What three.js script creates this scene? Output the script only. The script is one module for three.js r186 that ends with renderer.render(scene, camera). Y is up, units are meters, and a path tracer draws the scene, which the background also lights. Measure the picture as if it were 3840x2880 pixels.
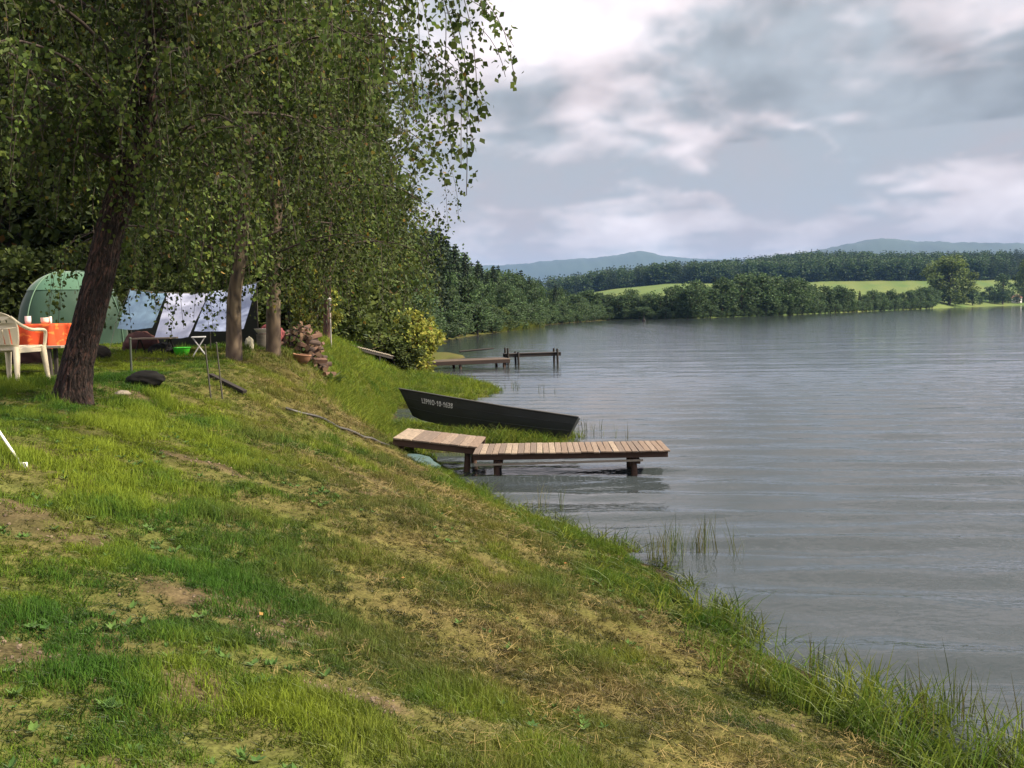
import * as THREE from 'three';
import { ImprovedNoise } from 'three/addons/math/ImprovedNoise.js';
import { mergeGeometries, mergeVertices } from 'three/addons/utils/BufferGeometryUtils.js';
import { RoundedBoxGeometry } from 'three/addons/geometries/RoundedBoxGeometry.js';

// ------------------------------------------------------------------ camera, sky, sun, exposure
const scene = new THREE.Scene();
const camera = new THREE.PerspectiveCamera(46.8, 4 / 3, 0.1, 20000);
camera.position.set(0, 2.5, 0);
camera.rotation.set(-0.0802, 0, -0.0227, 'YXZ');
scene.add(camera);
const EXPOSURE = 2.55;

const SUN = new THREE.Vector3(1.0, 0.98, 0.12).normalize();      // high, to the right
const sun = new THREE.DirectionalLight(0xffeed2, 4.8);
sun.position.copy(SUN).multiplyScalar(60).add(new THREE.Vector3(-3, 0, -14));
sun.target.position.set(-3, 0, -14);
sun.shadow.radius = 5;
sun.castShadow = true;
sun.shadow.mapSize.set(4096, 4096);
Object.assign(sun.shadow.camera, { left: -45, right: 45, top: 45, bottom: -45, near: 1, far: 160 });
scene.add(sun, sun.target);

const perlin = new ImprovedNoise();
const noise = (x, y, z = 0) => perlin.noise(x + 137.3, y + 91.7, z + 53.1);
const fbm = (x, y, z = 0, o = 4) => { let a = 0, w = 0.5; for (let i = 0; i < o; i++) { a += w * noise(x, y, z + i * 7.7); x = x * 2.03 + 3.1; y = y * 2.03 + 1.7; z = z * 2.03; w *= 0.5; } return a; };
const clamp = (v, a = 0, b = 1) => Math.min(b, Math.max(a, v));
const mix = (a, b, t) => a + (b - a) * t;
const sstep = (a, b, v) => { const t = clamp((v - a) / (b - a)); return t * t * (3 - 2 * t); };
function rng(seed) { let a = seed >>> 0; return () => { a = (a + 0x6D2B79F5) | 0; let t = Math.imul(a ^ (a >>> 15), 1 | a); t = (t + Math.imul(t ^ (t >>> 7), 61 | t)) ^ t; return ((t ^ (t >>> 14)) >>> 0) / 4294967296; }; }
const interp = (pts, v) => { if (v <= pts[0][0]) return pts[0][1]; for (let i = 1; i < pts.length; i++) if (v <= pts[i][0]) { const [a, x] = pts[i - 1], [b, y] = pts[i]; return x + (y - x) * (v - a) / (b - a); } return pts[pts.length - 1][1]; };

// a broken layer of grey-blue cloud with pale pink gaps, over the whole dome
function makeSky() {
  const W = 2048, Hh = 1024, data = new Float32Array(W * Hh * 4);
  // cloud masses of this day: [azimuth (deg, 0 ahead, + right), elevation, half width, half height, darkness]
  const masses = [[14.5, 14.6, 6.5, 3.6, 0.73], [25, 10.8, 7.5, 3.2, 0.95], [20, 17, 7, 2.4, 0.35], [0.6, 12.4, 2.6, 1.9, 0.52], [13, 8.0, 7, 0.8, 0.65], [4.3, 8.7, 4.5, 0.9, 0.43], [-3, 9.5, 3, 1.6, 0.26], [33, 14, 6, 4, 0.43], [-12, 11, 5, 2.5, 0.26],
    [4.0, 18.6, 5.2, 3.0, -1.25], [4.8, 13.2, 1.7, 1.6, -0.95], [9, 19.2, 2.6, 1.4, -0.75], [-1, 16.5, 3, 1.6, -0.75], [11.4, 10.2, 1.8, 0.75, -1.3], [8.5, 11.2, 2.2, 0.9, -0.5], [17.8, 11.1, 3.6, 0.7, -0.85], [22, 18.9, 2.0, 0.9, -1.1], [5, 5.6, 9, 1.2, -0.4], [26.5, 5.9, 5, 0.9, -0.8], [-15, 18, 8, 5, -0.5]];
  for (let j = 0; j < Hh; j++) {
    const el = ((j + 0.5) / Hh - 0.5) * Math.PI, sy = Math.sin(el), cy = Math.cos(el);
    for (let i = 0; i < W; i++) {
      const th = ((i + 0.5) / W - 0.5) * 2 * Math.PI, x = Math.cos(th) * cy, z = Math.sin(th) * cy;
      let r = 0.30, g = 0.33, b = 0.36, lum = 1;
      if (sy > -0.03) {
        const up = Math.max(sy, 0.0) + 0.11, px = x / up, pz = z / up;
        const az = Math.atan2(x, -z) * 180 / Math.PI, ed = el * 180 / Math.PI;
        const wx = fbm(px * 0.9, pz * 0.9, 3.3, 4), wz = fbm(px * 0.9, pz * 0.9, 9.1, 4);
        let c = 0.5 + 0.85 * fbm(px * 0.55 + wx * 1.1, pz * 0.55 + wz * 1.1, 0.4, 6);
        const waz = az + 3.2 * wx + 3.4 * fbm(x * 12, z * 12, sy * 18, 5), wed = ed + 1.2 * wz + 2.2 * fbm(x * 11 + 5, z * 11, sy * 18, 5);
        for (const [a, e, ha, he, s] of masses) { const q = ((waz - a) / ha) ** 2 + ((wed - e) / he) ** 2; if (q < 9) c += 0.62 * s * Math.exp(-q * 0.9); }
        const bil = Math.abs(fbm(x * 6.5 + wx * 2, z * 6.5, sy * 12 + wz * 2, 5)), bl2 = Math.abs(fbm(x * 17 + wz, z * 17, sy * 28, 5)); c += 1.7 * (bil - 0.13) + 0.75 * (bl2 - 0.12) + 0.22 * fbm(x * 30, z * 30, sy * 46, 4);
        lum = 1 + 0.75 * fbm(x * 8 + 3, z * 8, sy * 15, 5) + 0.35 * (bl2 - 0.12);   // lumps within the cloud
        const d = sstep(0.08, 1.15, c);                       // 0 pale gap, 1 grey base
        const pale = [0.585, 0.525, 0.54], grey = [0.232, 0.254, 0.276];
        r = mix(pale[0], grey[0], d); g = mix(pale[1], grey[1], d); b = mix(pale[2], grey[2], d);
        const hz = Math.exp(-Math.max(sy, 0) * 13);           // pale haze low over the land
        r = mix(r, 0.470, hz * 0.75); g = mix(g, 0.468, hz * 0.75); b = mix(b, 0.478, hz * 0.75);
        const s = Math.max(0, x * SUN.x + sy * SUN.y + z * SUN.z);   // thin cloud glows round the sun
        const gl = 1 + 0.9 * Math.pow(s, 10) + 0.2 * Math.pow(s, 2);
        r *= gl; g *= gl; b *= gl;
      }
      const k = (j * W + i) * 4, E = 0.47 * (1 + 1.9 * Math.max(0, sy)) * lum; data[k] = r * E; data[k + 1] = g * E; data[k + 2] = b * E; data[k + 3] = 1;
    }
  }
  const t = new THREE.DataTexture(data, W, Hh, THREE.RGBAFormat, THREE.FloatType);
  t.mapping = THREE.EquirectangularReflectionMapping; t.magFilter = THREE.LinearFilter; t.minFilter = THREE.LinearFilter; t.needsUpdate = true;
  return t;
}
scene.background = scene.environment = makeSky();
scene.fog = new THREE.FogExp2(0x74a2e0, 0.00006);

// ------------------------------------------------------------------ helpers
const used = {};
function numbered(name) { const n = used[name] = (used[name] ?? -1) + 1; return n ? name + '_' + String(n).padStart(3, '0') : name; }
const V = (x, y, z) => new THREE.Vector3(x, y, z);
function shadows(o) { o.castShadow = o.receiveShadow = true; return o; }
function tag(o, label, category, group, kind) { Object.assign(o.userData, { label, category }); if (group) o.userData.group = group; if (kind) o.userData.kind = kind; return o; }
function thing(name, label, category, pos = [0, 0, 0], turn = 0, group) { const o = new THREE.Group(); o.name = numbered(name); o.position.set(...pos); o.rotation.y = turn; scene.add(o); return tag(o, label, category, group); }
function part(name, geo, mat, parent) { const m = shadows(new THREE.Mesh(Array.isArray(geo) ? merged(geo) : geo, mat)); m.name = name; parent.add(m); return m; }
function solo(name, geo, mat, label, category, group) { const m = part(numbered(name), geo, mat, scene); return tag(m, label, category, group); }
function struct(name, geo, mat) { const m = part(numbered(name), geo, mat, scene); m.userData.kind = 'structure'; return m; }
function copyOf(root, label, group) { const c = root.clone(); c.name = numbered(root.name.replace(/_\d{3}$/, '')); scene.add(c); c.userData = { ...root.userData }; if (label) c.userData.label = label; if (group) c.userData.group = group; return c; }
function merged(list) { return mergeGeometries(list.map((g) => { let q = g.index ? g.toNonIndexed() : g; q = q.clone(); for (const k of Object.keys(q.attributes)) if (!['position', 'normal', 'uv'].includes(k)) q.deleteAttribute(k); if (!q.attributes.uv) q.setAttribute('uv', new THREE.BufferAttribute(new Float32Array(q.attributes.position.count * 2), 2)); return q; })); }
function box(w, h, d, x = 0, y = 0, z = 0, r = 0.006, ry = 0, rx = 0, rz = 0) { const g = r ? new RoundedBoxGeometry(w, h, d, 1, Math.min(r, w * 0.45, h * 0.45, d * 0.45)) : new THREE.BoxGeometry(w, h, d); g.rotateX(rx).rotateZ(rz).rotateY(ry); return g.translate(x, y, z); }
function rod(a, b, r0, r1 = r0, seg = 7) { const v = V().subVectors(b, a), g = new THREE.CylinderGeometry(r1, r0, v.length(), seg, 1); g.applyQuaternion(new THREE.Quaternion().setFromUnitVectors(V(0, 1, 0), v.clone().normalize())); return g.translate((a.x + b.x) / 2, (a.y + b.y) / 2, (a.z + b.z) / 2); }
function tubeAlong(pts, r, seg = 40, rs = 8) { return new THREE.TubeGeometry(new THREE.CatmullRomCurve3(pts), seg, r, rs); }
function std(color, o = {}) { const c = Array.isArray(color) ? new THREE.Color().setRGB(...color) : new THREE.Color(color); return new THREE.MeshStandardMaterial({ color: c, roughness: 0.8, ...o }); }
function noiseTex(w, h, fn, srgb = true) {
  const d = new Uint8Array(w * h * 4);
  for (let j = 0; j < h; j++) for (let i = 0; i < w; i++) { const c = fn(i / w, j / h), k = (j * w + i) * 4; for (let q = 0; q < 3; q++) d[k + q] = clamp(c[q]) * 255; d[k + 3] = 255; }
  const t = new THREE.DataTexture(d, w, h); t.wrapS = t.wrapT = THREE.RepeatWrapping; t.magFilter = THREE.LinearFilter; t.minFilter = THREE.LinearMipmapLinearFilter; t.generateMipmaps = true; if (srgb) t.colorSpace = THREE.SRGBColorSpace; t.needsUpdate = true; return t;
}
// periodic fbm for tiling textures: noise on a torus-like blend
function tileNoise(u, v, fx, fy, o = 4, s = 0) { const f = (a, b) => fbm(a * fx, b * fy, s, o), x = u, y = v; return f(x, y) * (1 - x) * (1 - y) + f(x - 1, y) * x * (1 - y) + f(x, y - 1) * (1 - x) * y + f(x - 1, y - 1) * x * y; }

// ------------------------------------------------------------------ terrain
// foot of the bank (distance ahead, x): where the land meets the lake
const FOOT = [[-12, 7.6], [-3, 5.2], [0, 4.3], [3, 3.2], [4.8, 2.55], [5.8, 1.98], [7.0, 1.66], [8.2, 1.42], [9.2, 1.12], [10.2, 0.62], [11.2, 0.0], [12.2, -0.5], [13.4, -0.85], [14.6, -1.15], [16, -1.7], [18, -2.55], [20, -2.9], [24, -3.1], [29, -3.5], [34, -4.1], [40, -4.6], [50, -5.2], [62, -6.0], [84, -6.2], [100, -4.2], [120, -0.5], [138, 3.6], [149, 5.6], [154, 4.6], [160, 5.2], [178, 9], [196, 14], [222, 22], [240, 30]];
const SPITS = [ // low grassy tongues beyond the foot of the bank: outlines in (x, distance ahead)
  [[-3.6, 15.3], [-1.4, 15.9], [0.2, 16.5], [1.0, 16.9], [1.35, 17.5], [0.9, 18.2], [-0.5, 18.8], [-2, 19.6], [-3.6, 20.4]],
  [[-5, 22.5], [-2.6, 23.6], [-1.2, 25.6], [-0.35, 28.2], [-0.7, 30.2], [-1.7, 33], [-3, 36], [-5, 39]],
  [[-8, 44], [-4.6, 46.5], [-2.9, 49], [-2.5, 52], [-4, 58], [-8, 60]],
];
const footX = (d) => interp(FOOT, d);
function segDist(px, py, ax, ay, bx, by) { const dx = bx - ax, dy = by - ay, t = clamp(((px - ax) * dx + (py - ay) * dy) / (dx * dx + dy * dy)); return Math.hypot(px - ax - t * dx, py - ay - t * dy); }
function inland(x, d) { // signed distance from the foot of the bank, + on land
  let m = 1e9; for (let i = 1; i < FOOT.length; i++) m = Math.min(m, segDist(x, d, FOOT[i - 1][1], FOOT[i - 1][0], FOOT[i][1], FOOT[i][0]));
  return x < footX(d) ? m : -m;
}
function inPoly(x, d, P) {
  let m = 1e9, inside = false;
  for (let i = 0, j = P.length - 1; i < P.length; j = i++) { const [xi, yi] = P[i], [xj, yj] = P[j]; m = Math.min(m, segDist(x, d, xi, yi, xj, yj)); if ((yi > d) !== (yj > d) && x < ((xj - xi) * (d - yi)) / (yj - yi) + xi) inside = !inside; }
  return inside ? m : -m;
}
const BANKW = [[0, 7.2], [4, 6.9], [9, 5.6], [13, 3.9], [18, 2.3], [25, 2.3], [40, 3.5], [80, 6], [160, 8]];
const BANKH = [[0, 1.66], [9, 1.72], [14, 1.78], [25, 1.92], [45, 1.9], [70, 1.6], [120, 1.0], [165, 0.6], [240, 1.0]];
function lowland(x, d) { let s = -9; if (d > 12 && d < 65 && x > -9 && x < 3) for (const P of SPITS) s = Math.max(s, inPoly(x, d, P)); return s; }
function H(x, z) {
  const d = -z, s = inland(x, d) + 0.18 * fbm(x * 0.9, d * 0.9, 1.5, 3);
  let y;
  if (s < 0) y = Math.max(-1.4, s * 0.3);
  else {
    const W = interp(BANKW, d), t = s / W, T = interp(BANKH, d);
    const S = t < 1 ? 0.5 * (t * t * (3 - 2 * t)) + 0.5 * (1 - (1 - t) ** 1.25) : 1;
    y = T * S + Math.max(0, s - W - 14) * 0.05;
  }
  const l = lowland(x, d); if (l > -3) { const ly = l > 0 ? 0.10 * Math.min(1, l / 0.5) + 0.02 * Math.min(l, 3) : l * 0.3; y = Math.max(y, ly); }
  if (s > 0.1 && d < 60) { const k = clamp(s / 1.5); y += k * (0.10 * fbm(x * 0.7, d * 0.7, 5, 3) + 0.05 * fbm(x * 3.1, d * 3.1, 8, 3)); }
  return y;
}
// ------------------------------------------------------------------ ground cover zones
const SOIL = [[-2.9, 5.0, 0.62, 0.26], [-1.45, 4.42, 0.5, 0.22], [-1.2, 4.2, 0.35, 0.18], [-1.98, 3.22, 0.34, 0.22], [-1.22, 3.3, 0.3, 0.16], [-1.1, 2.62, 0.42, 0.17], [-4.55, 10.4, 0.4, 0.3], [-2.1, 9.4, 0.6, 0.14], [-1.5, 8.3, 0.5, 0.12], [-2.6, 7.4, 0.5, 0.13], [-0.75, 3.6, 0.3, 0.14], [-3.0, 12.5, 0.4, 0.12], [-1.1, 12.0, 0.5, 0.12], [1.2, 4.75, 0.3, 0.1], [1.25, 8.6, 0.35, 0.2]];
function soilAt(x, d) { let m = 0; const n = 0.9 * fbm(x * 2.6, d * 2.6, 2, 4); for (const [a, b, rx, rz] of SOIL) { const q = ((x - a) / rx) ** 2 + ((d - b) / rz) ** 2; if (q < 4) m = Math.max(m, 0.72 * sstep(1.1, 0.2, q + n * 3.2)); } return m; }
function dryAt(x, d, s) { // cut hay and scorched turf in a band along the bank
  const n = fbm(x * 0.75, d * 0.75, 11, 4), far = sstep(24, 15, d);
  return clamp(sstep(0.35, 1.1, s + n * 0.8) * sstep(4.1, 2.5, s + n * 2.2) * far * (0.62 + 1.6 * n) + 0.55 * sstep(0.16, 0.5, fbm(x * 1.1, d * 1.1, 21, 4)) * sstep(2.0, 0.6, Math.abs(s - 4)));
}
const GREEN = [0.045, 0.118, 0.012], LIME = [0.175, 0.235, 0.020], STRAW = [0.205, 0.160, 0.055], BROWN = [0.080, 0.060, 0.026], SOILC = [0.085, 0.064, 0.044], SAND = [0.27, 0.205, 0.14];
const mix3 = (a, b, t) => [mix(a[0], b[0], t), mix(a[1], b[1], t), mix(a[2], b[2], t)];
function turf(x, d, s, r) { // living colour of the turf at a spot; r is a random 0..1
  const n = fbm(x * 0.55, d * 0.55, 31, 4), dry = dryAt(x, d, s);
  let c = mix3(GREEN, LIME, clamp(0.4 + 2.3 * n + 0.9 * fbm(x * 2.7, d * 2.7, 36, 2) + 0.5 * (r - 0.5) + (d > 12 ? 0.28 : 0)));
  c = mix3(c, mix3(STRAW, BROWN, clamp(0.35 + 1.4 * fbm(x * 2.3, d * 2.3, 41, 3) + 0.5 * (r - 0.5))), clamp(dry * (0.55 + 0.6 * r)));
  return c;
}

// ------------------------------------------------------------------ ground sheet
function gridGeo(rows, cols, at, color) {
  const P = new Float32Array(rows.length * cols.length * 3), C = color && new Float32Array(P.length), U = new Float32Array(rows.length * cols.length * 2), I = [];
  let k = 0;
  for (const r of rows) for (const c of cols) { const [x, y, z] = at(r, c); P.set([x, y, z], k * 3); U.set([x, z], k * 2); if (C) C.set(color(x, y, z), k * 3); k++; }
  const n = cols.length;
  for (let j = 0; j < rows.length - 1; j++) for (let i = 0; i < n - 1; i++) { const a = j * n + i, b = a + 1, e = a + n, f = e + 1; I.push(a, b, e, b, f, e); }
  const g = new THREE.BufferGeometry(); g.setAttribute('position', new THREE.BufferAttribute(P, 3)); g.setAttribute('uv', new THREE.BufferAttribute(U, 2)); if (C) g.setAttribute('color', new THREE.BufferAttribute(C, 3)); g.setIndex(I); g.computeVertexNormals(); return g;
}
const steps = (a, b, f) => { const o = [a]; while (o[o.length - 1] < b) o.push(o[o.length - 1] + f(o[o.length - 1])); return o; };
const earthTex = noiseTex(512, 512, (u, v) => { const a = tileNoise(u, v, 9, 9, 5), b = tileNoise(u, v, 60, 60, 3, 4), k = 0.78 + 0.5 * a + 0.55 * b; return [k, k * 0.98, k * 0.94]; });
const earthBump = noiseTex(512, 512, (u, v) => { const k = 0.5 + 0.5 * tileNoise(u, v, 30, 30, 5, 2) + 0.3 * tileNoise(u, v, 90, 90, 2, 6); return [k, k, k]; }, false);
earthTex.repeat.set(0.9, 0.9); earthBump.repeat.set(0.9, 0.9);
{
  const rows = steps(-14, 262, (d) => (d < 1.5 ? 0.4 : d < 14 ? 0.075 : d < 48 ? 0.26 : 2.6));
  const cols = steps(-7, 170, (o) => (o < -0.6 ? 0.35 : o < 12 ? 0.085 : 0.085 + (o - 12) * 0.13));
  const g = gridGeo(rows, cols, (d, o) => { const x = footX(d) - o; return [x, H(x, -d), -d]; }, (x, y, z) => {
    const d = -z, s = inland(x, d), so = soilAt(x, d);
    
    if (y < 0.012) return [0.05, 0.042, 0.03];
    let c = mix3([0.100, 0.130, 0.032], [0.140, 0.122, 0.056], clamp(0.45 + 1.1 * fbm(x * 1.7, d * 1.7, 51, 3)));
    c = mix3(c, mix3(STRAW, BROWN, 0.6), dryAt(x, d, s) * 0.4);
    c = mix3(c, mix3(SOILC, SAND, clamp(0.1 + 1.2 * fbm(x * 4, d * 4, 61, 3) + (d < 2.9 && x > -1.7 ? 0.65 : 0) + (d > 10 && d < 11 ? 0.55 : 0))), so);
    return c;
  });
  struct('ground', g, new THREE.MeshPhysicalMaterial({ specularIntensity: 0.15, vertexColors: true, roughness: 1, map: earthTex, bumpMap: earthBump, bumpScale: 0.02 })).userData.label = 'grassy lake bank sloping down to the water';
}

// ------------------------------------------------------------------ lake
const rippleTex = noiseTex(1024, 1024, (u, v) => { const a = tileNoise(u, v, 14, 30, 4, 1), b = tileNoise(u, v, 40, 70, 3, 9), k = 0.5 + 0.62 * a + 0.3 * b; return [k, k, k]; }, false);
rippleTex.repeat.set(0.22, 0.22);
function wave(x, d, cell) {
  const cut = (L) => sstep(2.2, 5, L / cell), w = 1.6 * fbm(x * 0.12, d * 0.2, 71, 2), w2 = fbm(x * 0.35, d * 0.5, 81, 2);
  const near = sstep(30, 10, d);
  let y = 0;
  const train = (L, A, dir, ph) => { const c = cut(L); if (c > 0) y += A * c * Math.sin((x * Math.sin(dir) + d * Math.cos(dir)) * 2 * Math.PI / L + ph); };
  const gust = clamp(0.75 + 1.5 * w2, 0.2, 1.6);
  train(0.62, 0.0150 * gust, 0.10, w * 4.2); train(0.41, 0.0040 * gust, -0.06, w * 6 + w2 * 3); train(1.05, 0.020, 0.20, w * 3.1); train(0.95, 0.006, -0.34, w2 * 4);
  train(2.3, 0.0050 * (1.2 - near * 0.6), 0.32, w * 2.4); train(1.7, 0.0036 * (1.2 - near * 0.7), -0.55, w2 * 5); train(4.6, 0.005 * (1 - near * 0.8), 0.1, w); train(0.33, 0.0016 * (1 - near * 0.5), 0.7, w2 * 9); train(7.5, 0.006 * (1 - near), -0.2, w2 * 2); 
  y += 0.010 * cut(0.6) * fbm(x * 0.9, d * 2.2, 91, 3) * (1.2 - near * 0.6);
  return y;
}
{
  const rows = steps(1.5, 900, (d) => Math.max(0.035, d * 0.0085)), cols = steps(-1.1, 1.1, () => 0.0062);
  const g = gridGeo(rows, cols, (d, u) => { const x = u * (d + 6), cell = Math.max(0.035, d * 0.0085); return [x, wave(x, d, cell), -d]; });
  const m = struct('lake', g, new THREE.MeshPhysicalMaterial({ color: new THREE.Color().setRGB(0.030, 0.038, 0.042), roughness: 0.05, ior: 1.333, bumpMap: rippleTex, bumpScale: 0.012 }));
  m.userData.label = 'grey rippled lake water';
}

// ------------------------------------------------------------------ far shore, hills
const F0 = 1916;                                         // slope units used by the survey below: 1916 across per 1 ahead
const SHORE = [[-1500, 260], [700, 250], [1100, 240], [1250, 226], [1300, 232], [1500, 226], [1700, 256], [1850, 312], [2000, 395], [2060, 462], [2150, 515], [2260, 560], [2600, 700], [4200, 900]];
const FIELD = [[700, 16], [1130, 22], [1250, 36], [1330, 47], [1440, 55], [1520, 52], [1610, 50], [1750, 49], [1900, 49], [2000, 47], [2212, 44], [3200, 40]];
const RIDGE = [[700, 20], [1130, 24], [1250, 52], [1330, 68], [1430, 84], [1520, 92], [1610, 102], [1680, 108], [1750, 114], [1900, 109], [2000, 105], [2212, 106], [3200, 96]];
function farH(col, d) {
  const ds = interp(SHORE, col), df = Math.max(720, ds + 150), hf = 2.5 + interp(FIELD, col) * df / F0, hr = 2.5 + interp(RIDGE, col) * 1000 / F0 - 15, hs = 0.35;
  return interp([[ds - 12, -2], [ds, 0.05], [ds + 2, hs], [ds + (df - ds) * 0.5, mix(hs, hf, 0.42)], [df, hf], [df + 280, Math.max(hf * 0.9, hr)], [df + 600, Math.max(hf * 0.9, hr) * 1.0], [df + 1700, 20]], d);
}
const farAt = (col, d) => V((col - 1106) / F0 * d, farH(col, d), -d);
{
  const rows = [...steps(0, 0.16, () => 0.008), ...steps(0.18, 1, () => 0.02)], cols = steps(560, 3000, () => 16);
  const g = gridGeo(rows, cols, (t, c) => { const ds = interp(SHORE, c) - 12, d = ds + (2600 - ds) * t ** 2.2, p = farAt(c, d); return [p.x, p.y + (d > ds + 60 ? 2.2 * fbm(p.x * 0.012, p.z * 0.012, 2, 3) : 0), p.z]; }, (x, y, z) => {
    const k = fbm(x * 0.02, z * 0.02, 17, 4); const r = 0.5 + 0.5 * Math.sin((x * 0.8 + z * 0.3) * 0.35 + 4 * k); return mix3(mix3([0.055, 0.098, 0.028], [0.085, 0.108, 0.034], clamp(0.45 + 1.6 * k)), [0.17, 0.175, 0.06], r * 0.25);
  });
  struct('meadow', g, new THREE.MeshPhysicalMaterial({ specularIntensity: 0.15, vertexColors: true, roughness: 1 })).userData.label = 'mown green fields rising behind the far shore';
}
function hill(ridge, D, seed, label) {
  const cols = steps(ridge[0][0], ridge[ridge.length - 1][0], () => 6), rows = [0, 0.12, 0.25, 0.38, 0.5, 0.6, 0.7, 0.78, 0.86, 0.92, 0.96, 1, 1.05, 1.2, 1.5];
  const g = gridGeo(rows, cols, (t, c) => {
    const top = 2.5 + interp(ridge, c) * D / F0, d = D - 1500 * (1 - t), f = t <= 1 ? (t * t * (3 - 2 * t)) : 1 - (t - 1) * 1.2, x = (c - 1106) / F0 * d;
    return [x, top * f + (t > 0.05 ? (13 * fbm(x * 0.004, d * 0.004, seed, 4) + 7 * noise(x * 0.03, d * 0.03, seed)) * Math.min(1, t * 1.5) : -20), -d];
  }, (x, y, z) => { const k = fbm(x * 0.004, z * 0.004, seed + 9, 4); return mix3([0.014, 0.028, 0.026], [0.024, 0.042, 0.030], clamp(0.5 + 1.8 * k)); });
  const m = struct('hill', g, new THREE.MeshStandardMaterial({ vertexColors: true, roughness: 1 })); m.userData.label = label;
}
hill([[500, 92], [900, 96], [1130, 102], [1180, 106], [1230, 110], [1290, 113], [1340, 117], [1375, 122], [1392, 123], [1412, 120], [1440, 112], [1500, 106], [1560, 102], [1640, 102], [1760, 110], [1900, 100], [2300, 60]], 5200, 3.3, 'blue wooded hill with a small knob on its crest');
hill([[1500, 70], [1640, 92], [1720, 106], [1780, 119], [1830, 130], [1870, 136], [1905, 138], [1940, 135], [1975, 129], [2080, 126], [2212, 121], [2500, 108], [3000, 80]], 4300, 8.8, 'blue wooded hill with a rounded top');
// ------------------------------------------------------------------ plants: shared tools
function leafMat(t = 0.42) { return new THREE.MeshPhysicalMaterial({ vertexColors: true, side: THREE.DoubleSide, roughness: 0.96, transmission: t, thickness: 0, specularIntensity: 0.25 }); }
const birchLeafMat = leafMat(0.42), leafyMat = leafMat(0.38), needleMat = leafMat(0.2);
class Leaves { // collects leaf blades: four-cornered, pointed, each its own face pair
  constructor() { this.p = []; this.n = []; this.c = []; this.i = []; }
  add(x, y, z, ax, ay, az, bx, by, bz, L, W, c) { // a: along, b: across (unit)
    const k = this.p.length / 3, nx = ay * bz - az * by, ny = az * bx - ax * bz, nz = ax * by - ay * bx;
    this.p.push(x, y, z, x + ax * L * 0.42 + bx * W, y + ay * L * 0.42 + by * W, z + az * L * 0.42 + bz * W, x + ax * L, y + ay * L, z + az * L, x + ax * L * 0.42 - bx * W, y + ay * L * 0.42 - by * W, z + az * L * 0.42 - bz * W);
    for (let q = 0; q < 4; q++) { this.n.push(nx, ny, nz); this.c.push(c[0], c[1], c[2]); }
    this.i.push(k, k + 2, k + 1, k, k + 3, k + 2);
  }
  build(name, mat, parent) {
    const g = new THREE.BufferGeometry(); g.setAttribute('position', new THREE.BufferAttribute(new Float32Array(this.p), 3)); g.setAttribute('normal', new THREE.BufferAttribute(new Float32Array(this.n), 3)); g.setAttribute('color', new THREE.BufferAttribute(new Float32Array(this.c), 3)); g.setIndex(this.i);
    const m = part(name, g, mat, parent); m.userData.kind = 'stuff'; return m;
  }
}
const _a = V(), _b = V(), _t = V();
function randLeaf(lv, R, x, y, z, L, W, c, down = 0.6, outx = 0, outz = 0) {
  _a.set(R() * 2 - 1 + outx, R() * 1.2 - 0.6 - down, R() * 2 - 1 + outz).normalize(); _t.set(R() * 2 - 1, R() * 2 - 1, R() * 2 - 1).normalize(); _b.crossVectors(_a, _t).normalize();
  lv.add(x, y, z, _a.x, _a.y, _a.z, _b.x, _b.y, _b.z, L, W, c);
}
// a limb or trunk as a swept, roughened tube
function limbGeo(pts, radii, rs = 10, seg = 30, rough = 0, ridge = 0, flare = null) {
  const cv = new THREE.CatmullRomCurve3(pts), P = [], C = [], U = [], I = [], f = cv.computeFrenetFrames(seg);
  for (let j = 0; j <= seg; j++) {
    const t = j / seg, p = cv.getPointAt(t), r = interp(radii.map((q, i) => [i / (radii.length - 1), q]), t);
    for (let i = 0; i <= rs; i++) {
      const a = i / rs * Math.PI * 2, ca = Math.cos(a), sa = Math.sin(a);
      const nx = f.normals[j].x * ca + f.binormals[j].x * sa, ny = f.normals[j].y * ca + f.binormals[j].y * sa, nz = f.normals[j].z * ca + f.binormals[j].z * sa;
      let e = flare ? flare[1] * Math.exp(-Math.max(0, p.y - flare[0]) / 0.16) * (0.55 + 0.45 * Math.cos(4 * a + 1.3 * Math.sin(2 * a))) : 0, k = 0;
      if (rough) { const hgt = p.y; k = fbm(ca * ridge + 4, sa * ridge + 9, hgt * ridge * 0.45 + 2, 4); e += rough * (1 - Math.abs(k) * 3.2) + rough * 0.9 * fbm(ca * 1.3, sa * 1.3, hgt * 1.1, 3); }
      P.push(p.x + nx * (r + e), p.y + ny * (r + e), p.z + nz * (r + e)); U.push(i / rs, t); C.push(k, p.y, a);
    }
  }
  for (let j = 0; j < seg; j++) for (let i = 0; i < rs; i++) { const a = j * (rs + 1) + i, b = a + 1, c = a + rs + 1, d = c + 1; I.push(a, c, b, b, c, d); }
  const g = new THREE.BufferGeometry(); g.setAttribute('position', new THREE.Float32BufferAttribute(P, 3)); g.setAttribute('uv', new THREE.Float32BufferAttribute(U, 2)); g.setIndex(I); g.computeVertexNormals();
  // close the seam's normals
  const N = g.attributes.normal; for (let j = 0; j <= seg; j++) { const a = j * (rs + 1), b = a + rs; const x = N.getX(a) + N.getX(b), y = N.getY(a) + N.getY(b), z = N.getZ(a) + N.getZ(b), l = Math.hypot(x, y, z) || 1; N.setXYZ(a, x / l, y / l, z / l); N.setXYZ(b, x / l, y / l, z / l); }
  g.userData.bark = C; return g;
}
function barkColour(g, fn) { const C = g.userData.bark, n = C.length / 3, out = new Float32Array(n * 3); for (let i = 0; i < n; i++) out.set(fn(C[i * 3], C[i * 3 + 1], C[i * 3 + 2]), i * 3); g.setAttribute('color', new THREE.BufferAttribute(out, 3)); return g; }
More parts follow.
